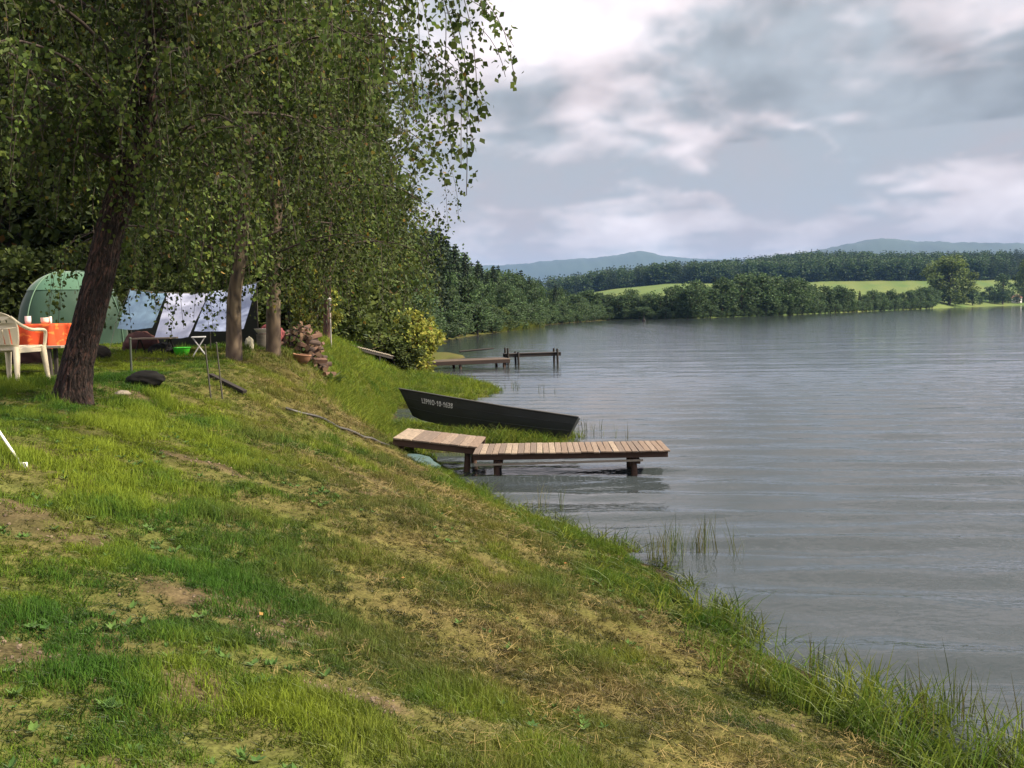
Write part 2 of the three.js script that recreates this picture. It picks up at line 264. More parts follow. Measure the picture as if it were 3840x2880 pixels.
const barkMat = new THREE.MeshStandardMaterial({ vertexColors: true, roughness: 0.95 });
const paleBarkMat = new THREE.MeshStandardMaterial({ vertexColors: true, roughness: 0.9 });
const plateTex = (srgb) => noiseTex(512, 512, (u, v) => { const w = tileNoise(u, v, 5, 3, 3, 2) * 0.12, a = tileNoise(u + w, v, 13, 5, 4, 5), c = 1 - Math.min(1, Math.abs(a) * 5.5), b = tileNoise(u, v, 30, 16, 3, 9), fl = Math.max(0, tileNoise(u, v, 16, 9, 3, 14) - 0.1) * 2.2; const k = srgb ? 0.74 - 0.42 * c + 0.5 * b + fl * 0.5 : 0.75 - 0.7 * c + 0.35 * b; return [k, k * 0.97, k * 0.95]; }, srgb);
const oldBarkTex = plateTex(true), oldBarkBump = plateTex(false); for (const t of [oldBarkTex, oldBarkBump]) t.repeat.set(2, 9);
const oldBarkMat = new THREE.MeshStandardMaterial({ vertexColors: true, roughness: 0.95, map: oldBarkTex, bumpMap: oldBarkBump, bumpScale: 0.03 });
const twigMat = std([0.03, 0.021, 0.016], { roughness: 0.9 });
const BIRCHGREEN = [[0.044, 0.073, 0.014], [0.057, 0.089, 0.016], [0.034, 0.058, 0.014], [0.075, 0.100, 0.019], [0.050, 0.070, 0.019]];
const TURNED = [[0.140, 0.091, 0.017], [0.105, 0.059, 0.014], [0.140, 0.119, 0.021]];
function leafColour(R, pal = BIRCHGREEN, turned = 0.018) { const c = R() < turned ? TURNED[R() * TURNED.length | 0] : pal[R() * pal.length | 0], k = 0.8 + 0.4 * R(); return [c[0] * k, c[1] * k, c[2] * k]; }
// a hanging birch twig: a thread of wood and leaves on both sides
function hangingTwig(lv, tw, R, p, hx, hz, len, leaf, pal, gap = 0.034, limbTone = 1) {
  const tone = limbTone * (0.75 + 0.5 * R());
  const n = Math.max(3, Math.round(len / gap)); let x = p.x, y = p.y, z = p.z, vx = hx, vy = 0.05 - 0.2 * R(), vz = hz; const P = [V(x, y, z)];
  for (let k = 0; k < n; k++) {
    const l = Math.hypot(vx, vy, vz) || 1; x += vx / l * gap; y += vy / l * gap; z += vz / l * gap;
    vy -= 0.04 + 0.03 * R(); vx = vx * 0.972 + (R() - 0.5) * 0.16; vz = vz * 0.972 + (R() - 0.5) * 0.16;
    if (k % 5 === 4) P.push(V(x, y, z));
    const m = k > n * 0.1 ? (R() < 0.45 ? 2 : 1) : 0;
    for (let q = 0; q < m; q++) { const s = leaf * (0.45 + 0.85 * R()); randLeaf(lv, R, x + (R() - 0.5) * leaf * 2.6, y + (R() - 0.5) * leaf * 1.6, z + (R() - 0.5) * leaf * 2.6, s, s * 0.4, leafColour(R, pal).map((v) => v * tone), 0.75); }
  }
  P.push(V(x, y, z));
  if (tw && P.length > 2) tw.push(new THREE.TubeGeometry(new THREE.CatmullRomCurve3(P), Math.min(P.length, 7), 0.0022 + 0.001 * len, 3));
}
function birch(name, label, o) {
  const R = rng(o.seed), root = thing(name, label, 'tree', [0, 0, 0], 0, o.group), lv = new Leaves(), tw = [];
  const tg = limbGeo(o.path, o.radii, o.rs ?? 18, o.seg ?? 60, o.rough ?? 0.01, o.ridge ?? 3, o.flare);
  part('trunk', barkColour(tg, o.bark), o.bark === darkBark ? oldBarkMat : paleBarkMat, root);
  const cv = new THREE.CatmullRomCurve3(o.path), limbs = [];
  for (let i = 0; i < o.limbs; i++) {
    const t = mix(o.from, 0.985, (i + 0.5 * R()) / o.limbs), p = cv.getPointAt(t), az = i * 2.399 + R() * 0.9, f = (t - o.from) / (1 - o.from);
    const L = o.reach * (0.6 + 0.5 * R()) * Math.sqrt(Math.max(0.12, 1 - f * f * 0.85)), up = L * (0.25 + 0.5 * f), dx = Math.cos(az), dz = Math.sin(az);
    if (o.keep && !o.keep(p, dx, dz, R)) continue;
    limbs.push([p, V(p.x + dx * L * 0.45 + (R() - 0.5) * 0.3, p.y + up * 0.75, p.z + dz * L * 0.45 + (R() - 0.5) * 0.3), V(p.x + dx * L * 0.8, p.y + up * 0.8, p.z + dz * L * 0.8), V(p.x + dx * L, p.y + up * 0.45, p.z + dz * L)]);
  }
  for (const l of o.extra ?? []) limbs.push(l);
  limbs.forEach((pts, i) => {
    const lc = new THREE.CatmullRomCurve3(pts), len = lc.getLength(), r0 = o.limbR * (0.6 + 0.5 * R()) * Math.min(1, len / o.reach);
    part('limb', barkColour(limbGeo(pts, [r0, r0 * 0.7, r0 * 0.42, 0.006], 6, 12), (k, y, a) => [0.04, 0.029, 0.024]), barkMat, root);
    const n = Math.round(len * o.twigs), tone = 0.6 + 0.85 * R();
    for (let k = 0; k < n; k++) {
      const f = 0.12 + 0.88 * (k + R()) / n, p = lc.getPointAt(Math.min(1, f)), a = R() * 6.283, q = 0.25 + R() * 0.75;
      hangingTwig(lv, tw, R, p, Math.cos(a) * q, Math.sin(a) * q, (o.hang ?? 1.2) * (0.35 + 0.9 * R()), o.leaf, o.pal, o.gap ?? 0.034, tone);
    }
  });
  for (const [p, hx, hz, len] of o.sprays ?? []) hangingTwig(lv, tw, R, p, hx, hz, len, o.leaf, o.pal, (o.gap ?? 0.034) * 0.8);
  lv.build('foliage', birchLeafMat, root);
  if (tw.length) { const m = part('twigs', merged(tw), twigMat, root); m.userData.kind = 'stuff'; }
  return root;
}
const darkBark = (k, y, a) => { const q = Math.abs(k) * 3.2; const b = mix3([0.128, 0.066, 0.052], [0.040, 0.019, 0.015], clamp(q * 1.3)); const l = fbm(Math.cos(a) * 4, Math.sin(a) * 4, y * 5, 3); return mix3(b, [0.15, 0.12, 0.10], clamp((l - 0.17) * 3) * (1 - clamp(q))); };
const paleBark = (base) => (k, y, a) => {
  const h = y - base, n = fbm(Math.cos(a) * 1.5, Math.sin(a) * 1.5, y * 6, 4), m = fbm(Math.cos(a) * 2, Math.sin(a) * 2, y * 1.6, 3);
  let c = mix3([0.165, 0.132, 0.085], [0.075, 0.054, 0.032], clamp(0.5 + 1.7 * m)); c = mix3(c, [0.03, 0.022, 0.018], clamp((n - 0.06) * 7));
  return mix3(c, mix3([0.055, 0.038, 0.03], [0.12, 0.09, 0.06], clamp(0.4 + 2 * n)), sstep(1.0, 0.3, h + 0.8 * m));       // cracked black bark at the foot of an old birch
};

// ------------------------------------------------------------------ the birches of the camp
birch('birch_tree', 'thick dark leaning birch trunk with rugged bark, nearest on the grass', {
  seed: 5, path: [V(-4.72, 1.35, -9.37), V(-4.6, 2.0, -9.37), V(-4.36, 2.77, -9.37), V(-4.1, 3.6, -9.37), V(-3.86, 4.2, -9.36), V(-3.55, 5.4, -9.3), V(-3.25, 7.2, -9.2), V(-3.1, 9.4, -9.1)], radii: [0.16, 0.137, 0.13, 0.12, 0.104, 0.085, 0.065, 0.03], flare: [1.62, 0.085],
  rs: 84, seg: 260, rough: 0.017, ridge: 6.5, bark: darkBark, from: 0.32, limbs: 36, reach: 3.0, limbR: 0.035, twigs: 12, hang: 1.15, gap: 0.031, leaf: 0.059, pal: BIRCHGREEN,
  extra: [
    [V(-3.8, 5.2, -9.3), V(-2.5, 5.75, -8.7), V(-1.5, 5.75, -7.7), V(-0.75, 5.35, -7.0)],
    [V(-3.8, 5.0, -9.3), V(-2.6, 5.5, -9.4), V(-1.9, 5.5, -9.3), V(-1.2, 5.1, -9.0)],
    [V(-4.0, 4.3, -9.36), V(-5.1, 4.9, -9.0), V(-6.0, 4.9, -8.7), V(-6.8, 4.5, -8.6)], [V(-3.9, 4.6, -9.36), V(-4.6, 5.0, -8.4), V(-5.0, 5.0, -7.6), V(-5.1, 4.7, -7.0)], [V(-3.95, 4.5, -9.36), V(-3.4, 4.95, -8.9), V(-3.0, 5.0, -8.4), V(-2.8, 4.8, -8.0)], [V(-3.95, 4.45, -9.36), V(-4.7, 4.9, -9.9), V(-5.4, 4.9, -10.2), V(-6.3, 4.6, -10.4)],
  ],
  sprays: [[V(-0.62, 5.25, -7.1), 0.25, 0.05, 1.55], [V(-0.55, 5.2, -7.05), 0.5, 0.1, 1.35], [V(-0.5, 5.1, -7.05), 0.15, 0.0, 1.7], [V(-0.5, 4.95, -7.05), 1.6, 0.1, 0.75], [V(-0.45, 4.8, -7.0), 1.3, -0.1, 0.72], [V(-0.85, 5.3, -7.2), 0.3, 0.1, 1.2], [V(-0.42, 5.0, -6.95), 0.6, 0.1, 1.0], [V(-0.55, 4.6, -7.05), 0.35, 0, 0.9], [V(-0.5, 4.5, -7.05), 0.2, 0.1, 0.95], [V(-0.5, 5.3, -7.0), 0.8, 0.2, 0.8]],
});
birch('birch_tree', 'slim mottled birch standing in front of the pale tarps', {
  seed: 12, path: [V(-4.8, 1.5, -15.35), V(-4.79, 2.0, -15.35), V(-4.74, 2.9, -15.35), V(-4.6, 3.6, -15.35), V(-4.45, 5.2, -15.4), V(-4.3, 7.5, -15.4), V(-4.2, 10, -15.4), V(-4.1, 12.5, -15.4)], radii: [0.145, 0.105, 0.095, 0.088, 0.076, 0.06, 0.04, 0.02], rs: 22, seg: 110, rough: 0.008, ridge: 3, bark: paleBark(1.7),
  from: 0.165, limbs: 48, reach: 3.0, limbR: 0.032, twigs: 7.5, hang: 1.5, leaf: 0.074, gap: 0.036, pal: BIRCHGREEN,
});
birch('birch_tree', 'stout grey birch beside the firewood heap', {
  seed: 23, path: [V(-4.78, 1.5, -17.8), V(-4.76, 2.0, -17.8), V(-4.72, 2.9, -17.8), V(-4.64, 3.9, -17.8), V(-4.5, 6, -17.8), V(-4.4, 9, -17.8), V(-4.3, 13.2, -17.8)], radii: [0.15, 0.115, 0.105, 0.095, 0.08, 0.055, 0.02], rs: 22, seg: 110, rough: 0.01, ridge: 3, bark: paleBark(1.8),
  from: 0.155, limbs: 48, reach: 3.3, limbR: 0.034, twigs: 7.5, hang: 1.65, leaf: 0.076, gap: 0.038, pal: BIRCHGREEN,
});
birch('birch_tree', 'birch growing behind the woodpile, its fringe overhanging the shore', {
  seed: 37, path: [V(-5.3, 1.3, -25.5), V(-5.2, 3.5, -25.5), V(-5.0, 7, -25.5), V(-4.9, 11, -25.5), V(-4.8, 15, -25.5)], radii: [0.12, 0.09, 0.075, 0.05, 0.02], rs: 14, seg: 60, rough: 0.008, bark: (k, y, a) => darkBark(k, y, a),
  from: 0.17, limbs: 46, reach: 3.2, limbR: 0.035, twigs: 5, hang: 1.7, leaf: 0.12, gap: 0.062, pal: BIRCHGREEN,
});
birch('birch_tree', 'weeping birch trailing its branches over the shore bushes', {
  seed: 41, path: [V(-7.6, 1.0, -50), V(-7.4, 3.5, -50), V(-7.1, 6.5, -50), V(-6.9, 10, -50)], radii: [0.2, 0.16, 0.1, 0.02], rs: 12, seg: 40, rough: 0.008, bark: paleBark(1.4),
  from: 0.3, limbs: 36, reach: 2.9, limbR: 0.05, twigs: 4, hang: 3.0, leaf: 0.17, gap: 0.09, pal: [[0.055, 0.080, 0.020], [0.070, 0.095, 0.022], [0.043, 0.065, 0.020]],
});

// ------------------------------------------------------------------ trees of the wood and the shores
function broadleaf(seed, o = {}) { // unit-height proto: [trunk geometry, leaves]
  const R = rng(seed), lv = new Leaves(), wood = [], n = o.n ?? 1100, size = o.size ?? 0.04, wide = o.wide ?? 0.3, low = o.low ?? 0.16, pal = o.pal;
  wood.push(limbGeo([V(0, -0.04, 0), V(0.01, 0.2, 0.01), V(-0.01, 0.5, 0), V(0, 0.9, 0)], [0.024, 0.018, 0.011, 0.002], 7, 10));
  const lobes = []; const m = o.lobes ?? 20;
  for (let k = 0; k < m; k++) { const h = mix(low + 0.08, 0.9, Math.pow((k + R()) / m, 0.9)), q = (h - low) / (1 - low), w = wide * Math.pow(Math.sin(Math.PI * clamp(0.12 + 0.84 * q)), 0.7) * (0.25 + 0.7 * R()), a = k * 2.4 + R(), r = (0.075 + 0.085 * R()) * (o.lump ?? 1); lobes.push([Math.cos(a) * w, h, Math.sin(a) * w, r, 0.7 + 0.6 * R()]); wood.push(limbGeo([V(0, h * 0.62, 0), V(Math.cos(a) * w * 0.5, h * 0.86, Math.sin(a) * w * 0.5), V(Math.cos(a) * w, h, Math.sin(a) * w)], [0.008, 0.005, 0.001], 4, 4)); }
  for (let k = 0; k < n; k++) {
    const [x, y, z, r, tone] = lobes[R() * lobes.length | 0]; const u = R() * 2 - 1, a = R() * 6.283, s = Math.sqrt(1 - u * u), rr = r * Math.pow(R(), 0.4) * (1 + 0.35 * noise(x * 9 + Math.cos(a), y * 9 + u, z * 9));
    const c = leafColour(R, pal, o.turned ?? 0.01), L = size * (0.6 + 0.7 * R());
    randLeaf(lv, R, x + Math.cos(a) * s * rr, y + u * rr * 0.85, z + Math.sin(a) * s * rr, L, L * 0.42, [c[0] * tone, c[1] * tone, c[2] * tone], o.down ?? 0.25, Math.cos(a) * s * 0.6, Math.sin(a) * s * 0.6);
  }
  return { wood: barkColour2(merged(wood), [0.07, 0.055, 0.042]), lv, mat: leafyMat };
}
function barkColour2(g, c) { const n = g.attributes.position.count, o = new Float32Array(n * 3); for (let i = 0; i < n; i++) o.set(c, i * 3); g.setAttribute('color', new THREE.BufferAttribute(o, 3)); return g; }
function conifer(seed, o = {}) {
  const R = rng(seed), lv = new Leaves(), whorls = o.whorls ?? 24, wide = o.wide ?? 0.17, pal = [[0.022, 0.037, 0.022], [0.027, 0.043, 0.024], [0.017, 0.030, 0.019]];
  const wood = [limbGeo([V(0, -0.04, 0), V(0, 0.5, 0), V(0, 0.99, 0)], [0.02, 0.012, 0.001], 6, 8)];
  for (let w = 0; w < whorls; w++) {
    const t = w / (whorls - 1), y = mix(o.low ?? 0.1, 0.975, t), L0 = wide * Math.pow(1 - t, 0.8) + 0.012, nb = 9;
    for (let b = 0; b < nb; b++) {
      const a = b / nb * 6.283 + w * 0.7 + R() * 0.5, L = L0 * (0.65 + 0.55 * R()), ca = Math.cos(a), sa = Math.sin(a), c = leafColour(R, pal, 0), k = 0.85 + 0.4 * R(), m = o.per ?? 5;
      for (let q = 0; q < m; q++) { const f = (q + R()) / m, x = ca * L * f, z = sa * L * f, yy = y - L * (0.25 * f + 0.28 * f * f) + (R() - 0.5) * 0.008, s = 0.035 * (0.7 + 0.6 * R()) * (1.1 - 0.5 * t); randLeaf(lv, R, x, yy, z, s * 1.5, s * 0.5, [c[0] * k, c[1] * k, c[2] * k], 0.5, ca * 0.9, sa * 0.9); }
    }
  }
  for (let q = 0; q < 5; q++) randLeaf(lv, R, 0, 0.955 + q * 0.008, 0, 0.03, 0.006, pal[0], -1.6);
  return { wood: barkColour2(merged(wood), [0.05, 0.036, 0.028]), lv, mat: needleMat };
}
const protoGeo = new Map();
function plant(name, proto, label, category, x, y, z, h, turn, group, sx = 1) {
  let src = protoGeo.get(proto);
  if (!src) { const t = new THREE.Group(), a = part('trunk', proto.wood, barkMat, t), b = proto.lv.build(category === 'bush' ? 'foliage' : 'crown', proto.mat, t); if (category === 'bush') a.name = 'stem'; protoGeo.set(proto, src = t); }
  const r = src.clone(); r.name = numbered(name); r.position.set(x, y, z); r.rotation.y = turn; r.scale.set(h * sx, h, h * sx); r.userData = {}; scene.add(r); return tag(r, label, category, group);
}
const MID = [[0.045, 0.072, 0.016], [0.060, 0.088, 0.019], [0.035, 0.060, 0.014], [0.074, 0.097, 0.020]], COOL = [[0.047, 0.084, 0.034], [0.060, 0.100, 0.038], [0.038, 0.072, 0.030]], YELLOW = [[0.198, 0.223, 0.039], [0.162, 0.198, 0.036], [0.243, 0.239, 0.043]];
const woodA = [1, 2, 3].map((s) => broadleaf(100 + s, { n: 9000, size: 0.019, lobes: 46, wide: 0.3, low: 0.06, lump: 0.8, pal: MID, turned: 0.02 }));
const woodC = [1, 2].map((s) => conifer(200 + s, { whorls: 34, per: 8, wide: 0.19, low: 0.06 }));
const shoreB = [1, 2, 3, 4].map((s) => broadleaf(300 + s, { n: 1700, size: 0.045, lobes: 24, wide: 0.27, low: 0.04, pal: COOL, turned: 0 }));
const shoreC = [1, 2, 3].map((s) => conifer(400 + s, {}));
const shrubA = [1, 2, 3].map((s) => broadleaf(500 + s, { n: 4200, size: 0.06, lobes: 26, wide: 0.55, low: 0.0, lump: 1.5, pal: [[0.059, 0.086, 0.020], [0.081, 0.108, 0.025], [0.045, 0.068, 0.018]] }));
const shrubY = broadleaf(511, { n: 4200, size: 0.06, lobes: 26, wide: 0.45, low: 0.0, lump: 1.5, pal: YELLOW, turned: 0.03 });
{ // the wood behind the camp
  const R = rng(77), spots = [];
  for (let tries = 0; tries < 4000 && spots.length < 46; tries++) {
    const d = 31 + R() * 34, x = -34 + R() * 28; if (x / d < -0.72 || x / d > -0.105 || inland(x, -(-d)) < 3) continue;
    if (spots.some(([a, b]) => Math.hypot(a - x, b - d) < 2.6)) continue; spots.push([x, d]);
  }
  spots.forEach(([x, d], i) => {
    const c = R() < 0.18, cap = x / d > -0.2 ? 11 : 99, h = Math.min(cap, 12 + 6 * R());
    plant(c ? 'spruce_tree' : 'broadleaf_tree', c ? woodC[i % 2] : woodA[i % 3], c ? 'dark spruce in the wood behind the tents' : 'leafy tree in the wood behind the tents', 'tree', x, H(x, -d) - 0.1, -d, h, R() * 6.28, c ? 'spruces in the wood behind the camp' : 'leafy trees in the wood behind the camp');
  });
  // undergrowth along the edge of the wood
  for (let k = 0; k < 22; k++) { const d = 28.5 + R() * 4, x = -19.5 + k * 0.62 + R() * 0.4; plant('undergrowth_bush', shrubA[k % 3], 'bush in the undergrowth behind the tents', 'bush', x, H(x, -d) - 0.1, -d, 2.1 + 1.8 * R(), R() * 6.28, 'undergrowth along the edge of the wood'); }
}
plant('willow_bush', shrubY, 'yellowish willow bush at the water, right of the green bush', 'bush', -4.35, H(-4.35, -38.8) - 0.1, -38.8, 2.9, 0.4, undefined, 0.95);
plant('willow_bush', shrubA[1], 'fresh green bush hanging over the boardwalk', 'bush', -5.9, H(-5.9, -36.5) - 0.1, -36.5, 3.0, 1.4, undefined, 1.05);
plant('willow_bush', shrubA[0], 'low dark bush between the boardwalk and the brown jetty', 'bush', -4.8, H(-4.8, -38) - 0.1, -38, 1.5, 2.4, undefined, 1.3);
plant('willow_bush', shrubY, 'small golden shrub behind the firewood heap', 'bush', -6.0, H(-6, -27.5) - 0.1, -27.5, 2.3, 2.2, undefined, 0.7);
plant('willow_bush', shrubA[2], 'round bush at the root of the reedy spit', 'bush', -1.4, H(-1.4, -122) - 0.1, -122, 3.2, 0.4);
plant('willow_bush', shrubY, 'pale bush beside the round one on the reedy spit', 'bush', -3.4, H(-3.4, -124) - 0.1, -124, 3.4, 2.4);
{ // forest along the near side of the lake
  const TOP = [[-0.10, 196], [-0.083, 192], [-0.07, 166], [-0.058, 142], [-0.045, 118], [-0.03, 110], [-0.003, 98], [0.022, 86], [0.05, 66], [0.068, 40], [0.1, 36]];
  const R = rng(99), spots = [];
  for (let tries = 0; tries < 9000 && spots.length < 110; tries++) {
    const d = 60 + R() * 185, off = 1.5 + R() * R() * 42, x = footX(d) - off; if (x / d < -0.13 || inland(x, d) < 1.4) continue;
    if (spots.some(([a, b]) => Math.hypot(a - x, b - d) < 2.2 + d * 0.008)) continue; spots.push([x, d, off]);
  }
  spots.forEach(([x, d, off], i) => {
    const c = R() < (off > 7 ? 0.6 : 0.25), y = H(x, -d), top = 2.5 + interp(TOP, x / d) * d / F0, h = Math.max(2.6, (top - y) * (off < 6 ? 0.5 + 0.35 * R() : 0.78 + 0.24 * R()));
    plant(c ? 'spruce_tree' : 'broadleaf_tree', c ? shoreC[i % 3] : shoreB[i % 4], c ? 'dark spruce in the forest along the near shore' : 'leafy tree in the forest along the near shore', 'tree', x, y - 0.1, -d, h, R() * 6.28, c ? 'spruces along the near shore' : 'leafy trees along the near shore', c ? 1 : 0.9);
  });
}
for (const [col, top, d, w] of [[957, 190, 92, 1], [972, 172, 97, 0.9], [943, 178, 88, 1.1], [990, 150, 104, 1], [1012, 132, 112, 1], [930, 168, 84, 1.1]]) { const x = (col - 1106) / F0 * d, y = H(x, -d); plant('spruce_tree', shoreC[col % 3], 'tall spruce at the high end of the near shore forest', 'tree', x, y - 0.1, -d, 2.5 + top * d / F0 - y, col, 'tall spruces at the high end of the near shore forest', w); }
{ // trees lining the far shore
  const R = rng(123);
  for (let k = 0; k < 92; k++) {
    const col = 1235 + k * 8.6 + R() * 8; if (col > 2015) continue;
    const d = interp(SHORE, col) + 0.8 + R() * R() * 18, p = farAt(col, d), tall = interp([[1235, 62], [1300, 62], [1380, 62], [1480, 66], [1530, 82], [1600, 86], [1720, 82], [1790, 54], [1860, 46], [2000, 44]], col);
    const c = R() < 0.16, h = tall * d / F0 * (0.7 + 0.42 * R());
    plant(c ? 'spruce_tree' : 'broadleaf_tree', c ? shoreC[k % 3] : shoreB[k % 4], c ? 'dark spruce in the tree line on the far shore' : 'leafy tree in the tree line on the far shore', 'tree', p.x, p.y - 0.2, p.z, h, R() * 6.28, c ? 'spruces on the far shore' : 'leafy trees on the far shore', c ? 1.1 : 1.25);
  }
  // around the right-hand point
  const lone = broadleaf(611, { n: 7500, size: 0.038, lobes: 44, wide: 0.40, low: 0.02, lump: 1.15, pal: [[0.084, 0.122, 0.029], [0.101, 0.139, 0.034], [0.067, 0.101, 0.027]], turned: 0 });
  const q = farAt(2050, 472); plant('willow_tree', lone, 'big round willow alone on the far point', 'tree', q.x, q.y - 0.3, q.z, 26.5, 0.6, undefined, 1.25);
  const q2 = farAt(2166, 530); plant('broadleaf_tree', shoreB[2], 'narrow dark tree beside the big willow on the far point', 'tree', q2.x, q2.y - 0.3, q2.z, 19.5, 1.6);
  const q3 = farAt(2222, 560); plant('willow_tree', lone, 'yellow-green tree cut by the edge of the view, on the far point', 'tree', q3.x, q3.y - 0.3, q3.z, 28, 3.6, undefined, 0.8);
  for (let k = 0; k < 26; k++) { const col = 1985 + k * 10.5 + R() * 7, d = interp(SHORE, col) + 6 + R() * 30, p = farAt(col, d); if (Math.abs(col - 2050) < 20) continue; plant('shore_bush', shoreB[k % 4], 'low bush on the far point round the big willow', 'bush', p.x, p.y - 0.2, p.z, 5 + 6 * R(), R() * 6.28, 'bushes on the far point', 1.4); }
}
{ // bushes at the very edge of the water
  const R = rng(888);
  for (let k = 0; k < 60; k++) { const d = 62 + k * 3 + R() * 3, x = footX(d) - 0.2 - R() * 1.2; plant('shore_bush', shoreB[k % 4], 'bush at the waterline of the near shore forest', 'bush', x, H(x, -d) - 0.15, -d, 1.6 + 2.2 * R() + d * 0.006, R() * 6.28, 'bushes at the waterline of the near shore forest', 1.6); }
  for (let k = 0; k < 80; k++) { const col = 1232 + k * 9.8 + R() * 6, d = interp(SHORE, col) - 0.3 + R() * 1.2, p = farAt(col, d); plant('shore_bush', shoreB[k % 4], 'bush at the waterline below the far tree line', 'bush', p.x, p.y - 0.2, p.z, (0.9 + 0.9 * R()) * d / 110, R() * 6.28, 'bushes at the waterline of the far shore', 1.7); }
}
{ // the wooded ridge above the fields: too far to tell its trees apart
  const R = rng(321), parts = [conifer(701, { whorls: 9, per: 2, wide: 0.2 }), broadleaf(702, { n: 260, size: 0.085, lobes: 12, wide: 0.3, low: 0.02, pal: COOL, turned: 0 })];
  const make = (proto, n, pick) => {
    const g = new THREE.BufferGeometry(); g.setAttribute('position', new THREE.Float32BufferAttribute(proto.lv.p, 3)); g.setAttribute('normal', new THREE.Float32BufferAttribute(proto.lv.n, 3)); g.setAttribute('color', new THREE.Float32BufferAttribute(proto.lv.c, 3)); g.setIndex(proto.lv.i);
    const m = new THREE.InstancedMesh(g, proto.mat, n), M = new THREE.Matrix4(), q = new THREE.Quaternion(); let k = 0;
    while (k < n) { const col = 1080 + R() * 1700, edge = Math.max(720, interp(SHORE, col) + 150), d = edge + 6 + R() ** 1.3 * 520; if (!pick(col, d)) continue; const p = farAt(col, d), h = 13 + 7 * R(); p.y += 2.2 * fbm(p.x * 0.012, p.z * 0.012, 2, 3) - 0.6; m.setMatrixAt(k++, M.compose(p, q.setFromAxisAngle(V(0, 1, 0), R() * 6.28), V(h * (0.9 + 0.4 * R()), h, h * (0.9 + 0.4 * R())))); }
    return shadows(m);
  };
  const a = make(parts[0], 7000, () => true); a.name = 'spruce_forest'; scene.add(a); tag(a, 'dark spruce forest on the ridge above the fields', 'forest', undefined, 'stuff');
  const b = make(parts[1], 2600, (c) => fbm(c * 0.01, 3, 5, 2) > -0.12); b.name = 'mixed_forest'; scene.add(b); tag(b, 'leafy woodland patches mixed into the ridge forest', 'forest', undefined, 'stuff');
}
// ------------------------------------------------------------------ grass, hay, weeds, reeds (nobody could count them)
function bladeGeo(R, n, hMin, hMax, w, spread, lean, segs = 2, lie = false) {
  const P = [], N = [], I = [];
  for (let b = 0; b < n; b++) {
    const a = R() * 6.283, r = spread * Math.sqrt(R()), x0 = Math.cos(a) * r, z0 = Math.sin(a) * r, h = mix(hMin, hMax, R()), da = R() * 6.283, dx = Math.cos(da), dz = Math.sin(da), ln = lean * (0.3 + R()) * h, k = P.length / 3, ww = w * (0.7 + 0.6 * R());
    for (let s = 0; s <= segs; s++) {
      const t = s / segs, bend = t * t, x = x0 + dx * (lie ? h * t : ln * bend), z = z0 + dz * (lie ? h * t : ln * bend), y = lie ? 0.004 + 0.03 * R() * 1 : h * t * (1 - 0.25 * (lean > 0.5 ? bend : 0)), q = ww * (s === segs ? 0.12 : 1 - 0.35 * t);
      P.push(x - dz * q, y, z + dx * q, x + dz * q, y, z - dx * q); const nx = lie ? 0 : dx, ny = lie ? 1 : 0.15, nz = lie ? 0 : dz, l = Math.hypot(nx, ny, nz); for (let e = 0; e < 2; e++) N.push(nx / l, ny / l, nz / l);
      if (s < segs) { const m = k + s * 2; lie ? I.push(m, m + 2, m + 1, m + 1, m + 2, m + 3) : I.push(m, m + 1, m + 2, m + 1, m + 3, m + 2); }
    }
  }
  const g = new THREE.BufferGeometry(); g.setAttribute('position', new THREE.Float32BufferAttribute(P, 3)); g.setAttribute('normal', new THREE.Float32BufferAttribute(N, 3)); g.setIndex(I); return g;
}
const bladeMat = new THREE.MeshPhysicalMaterial({ color: 0xffffff, side: THREE.DoubleSide, roughness: 0.95, transmission: 0.35, thickness: 0, specularIntensity: 0.25 });
const strawMat = new THREE.MeshPhysicalMaterial({ color: 0xffffff, side: THREE.DoubleSide, roughness: 0.95, transmission: 0.15, thickness: 0, specularIntensity: 0.4 });
function scatter(name, label, geo, mat, list, category) {
  const m = shadows(new THREE.InstancedMesh(geo, mat, list.length)), M = new THREE.Matrix4(), q = new THREE.Quaternion(), e = new THREE.Euler(), c = new THREE.Color();
  list.forEach(([x, y, z, s, sy, turn, col, tx = 0, tz = 0], i) => { m.setMatrixAt(i, M.compose(_a.set(x, y, z), q.setFromEuler(e.set(tx, turn, tz)), _b.set(s, sy, s))); m.setColorAt(i, c.setRGB(...col)); });
  m.name = numbered(name); scene.add(m); return tag(m, label, category ?? 'grass', undefined, 'stuff');
}
const seen = (x, d) => x / (d + 1.2) > -0.66 && x / (d + 1.2) < 0.7;
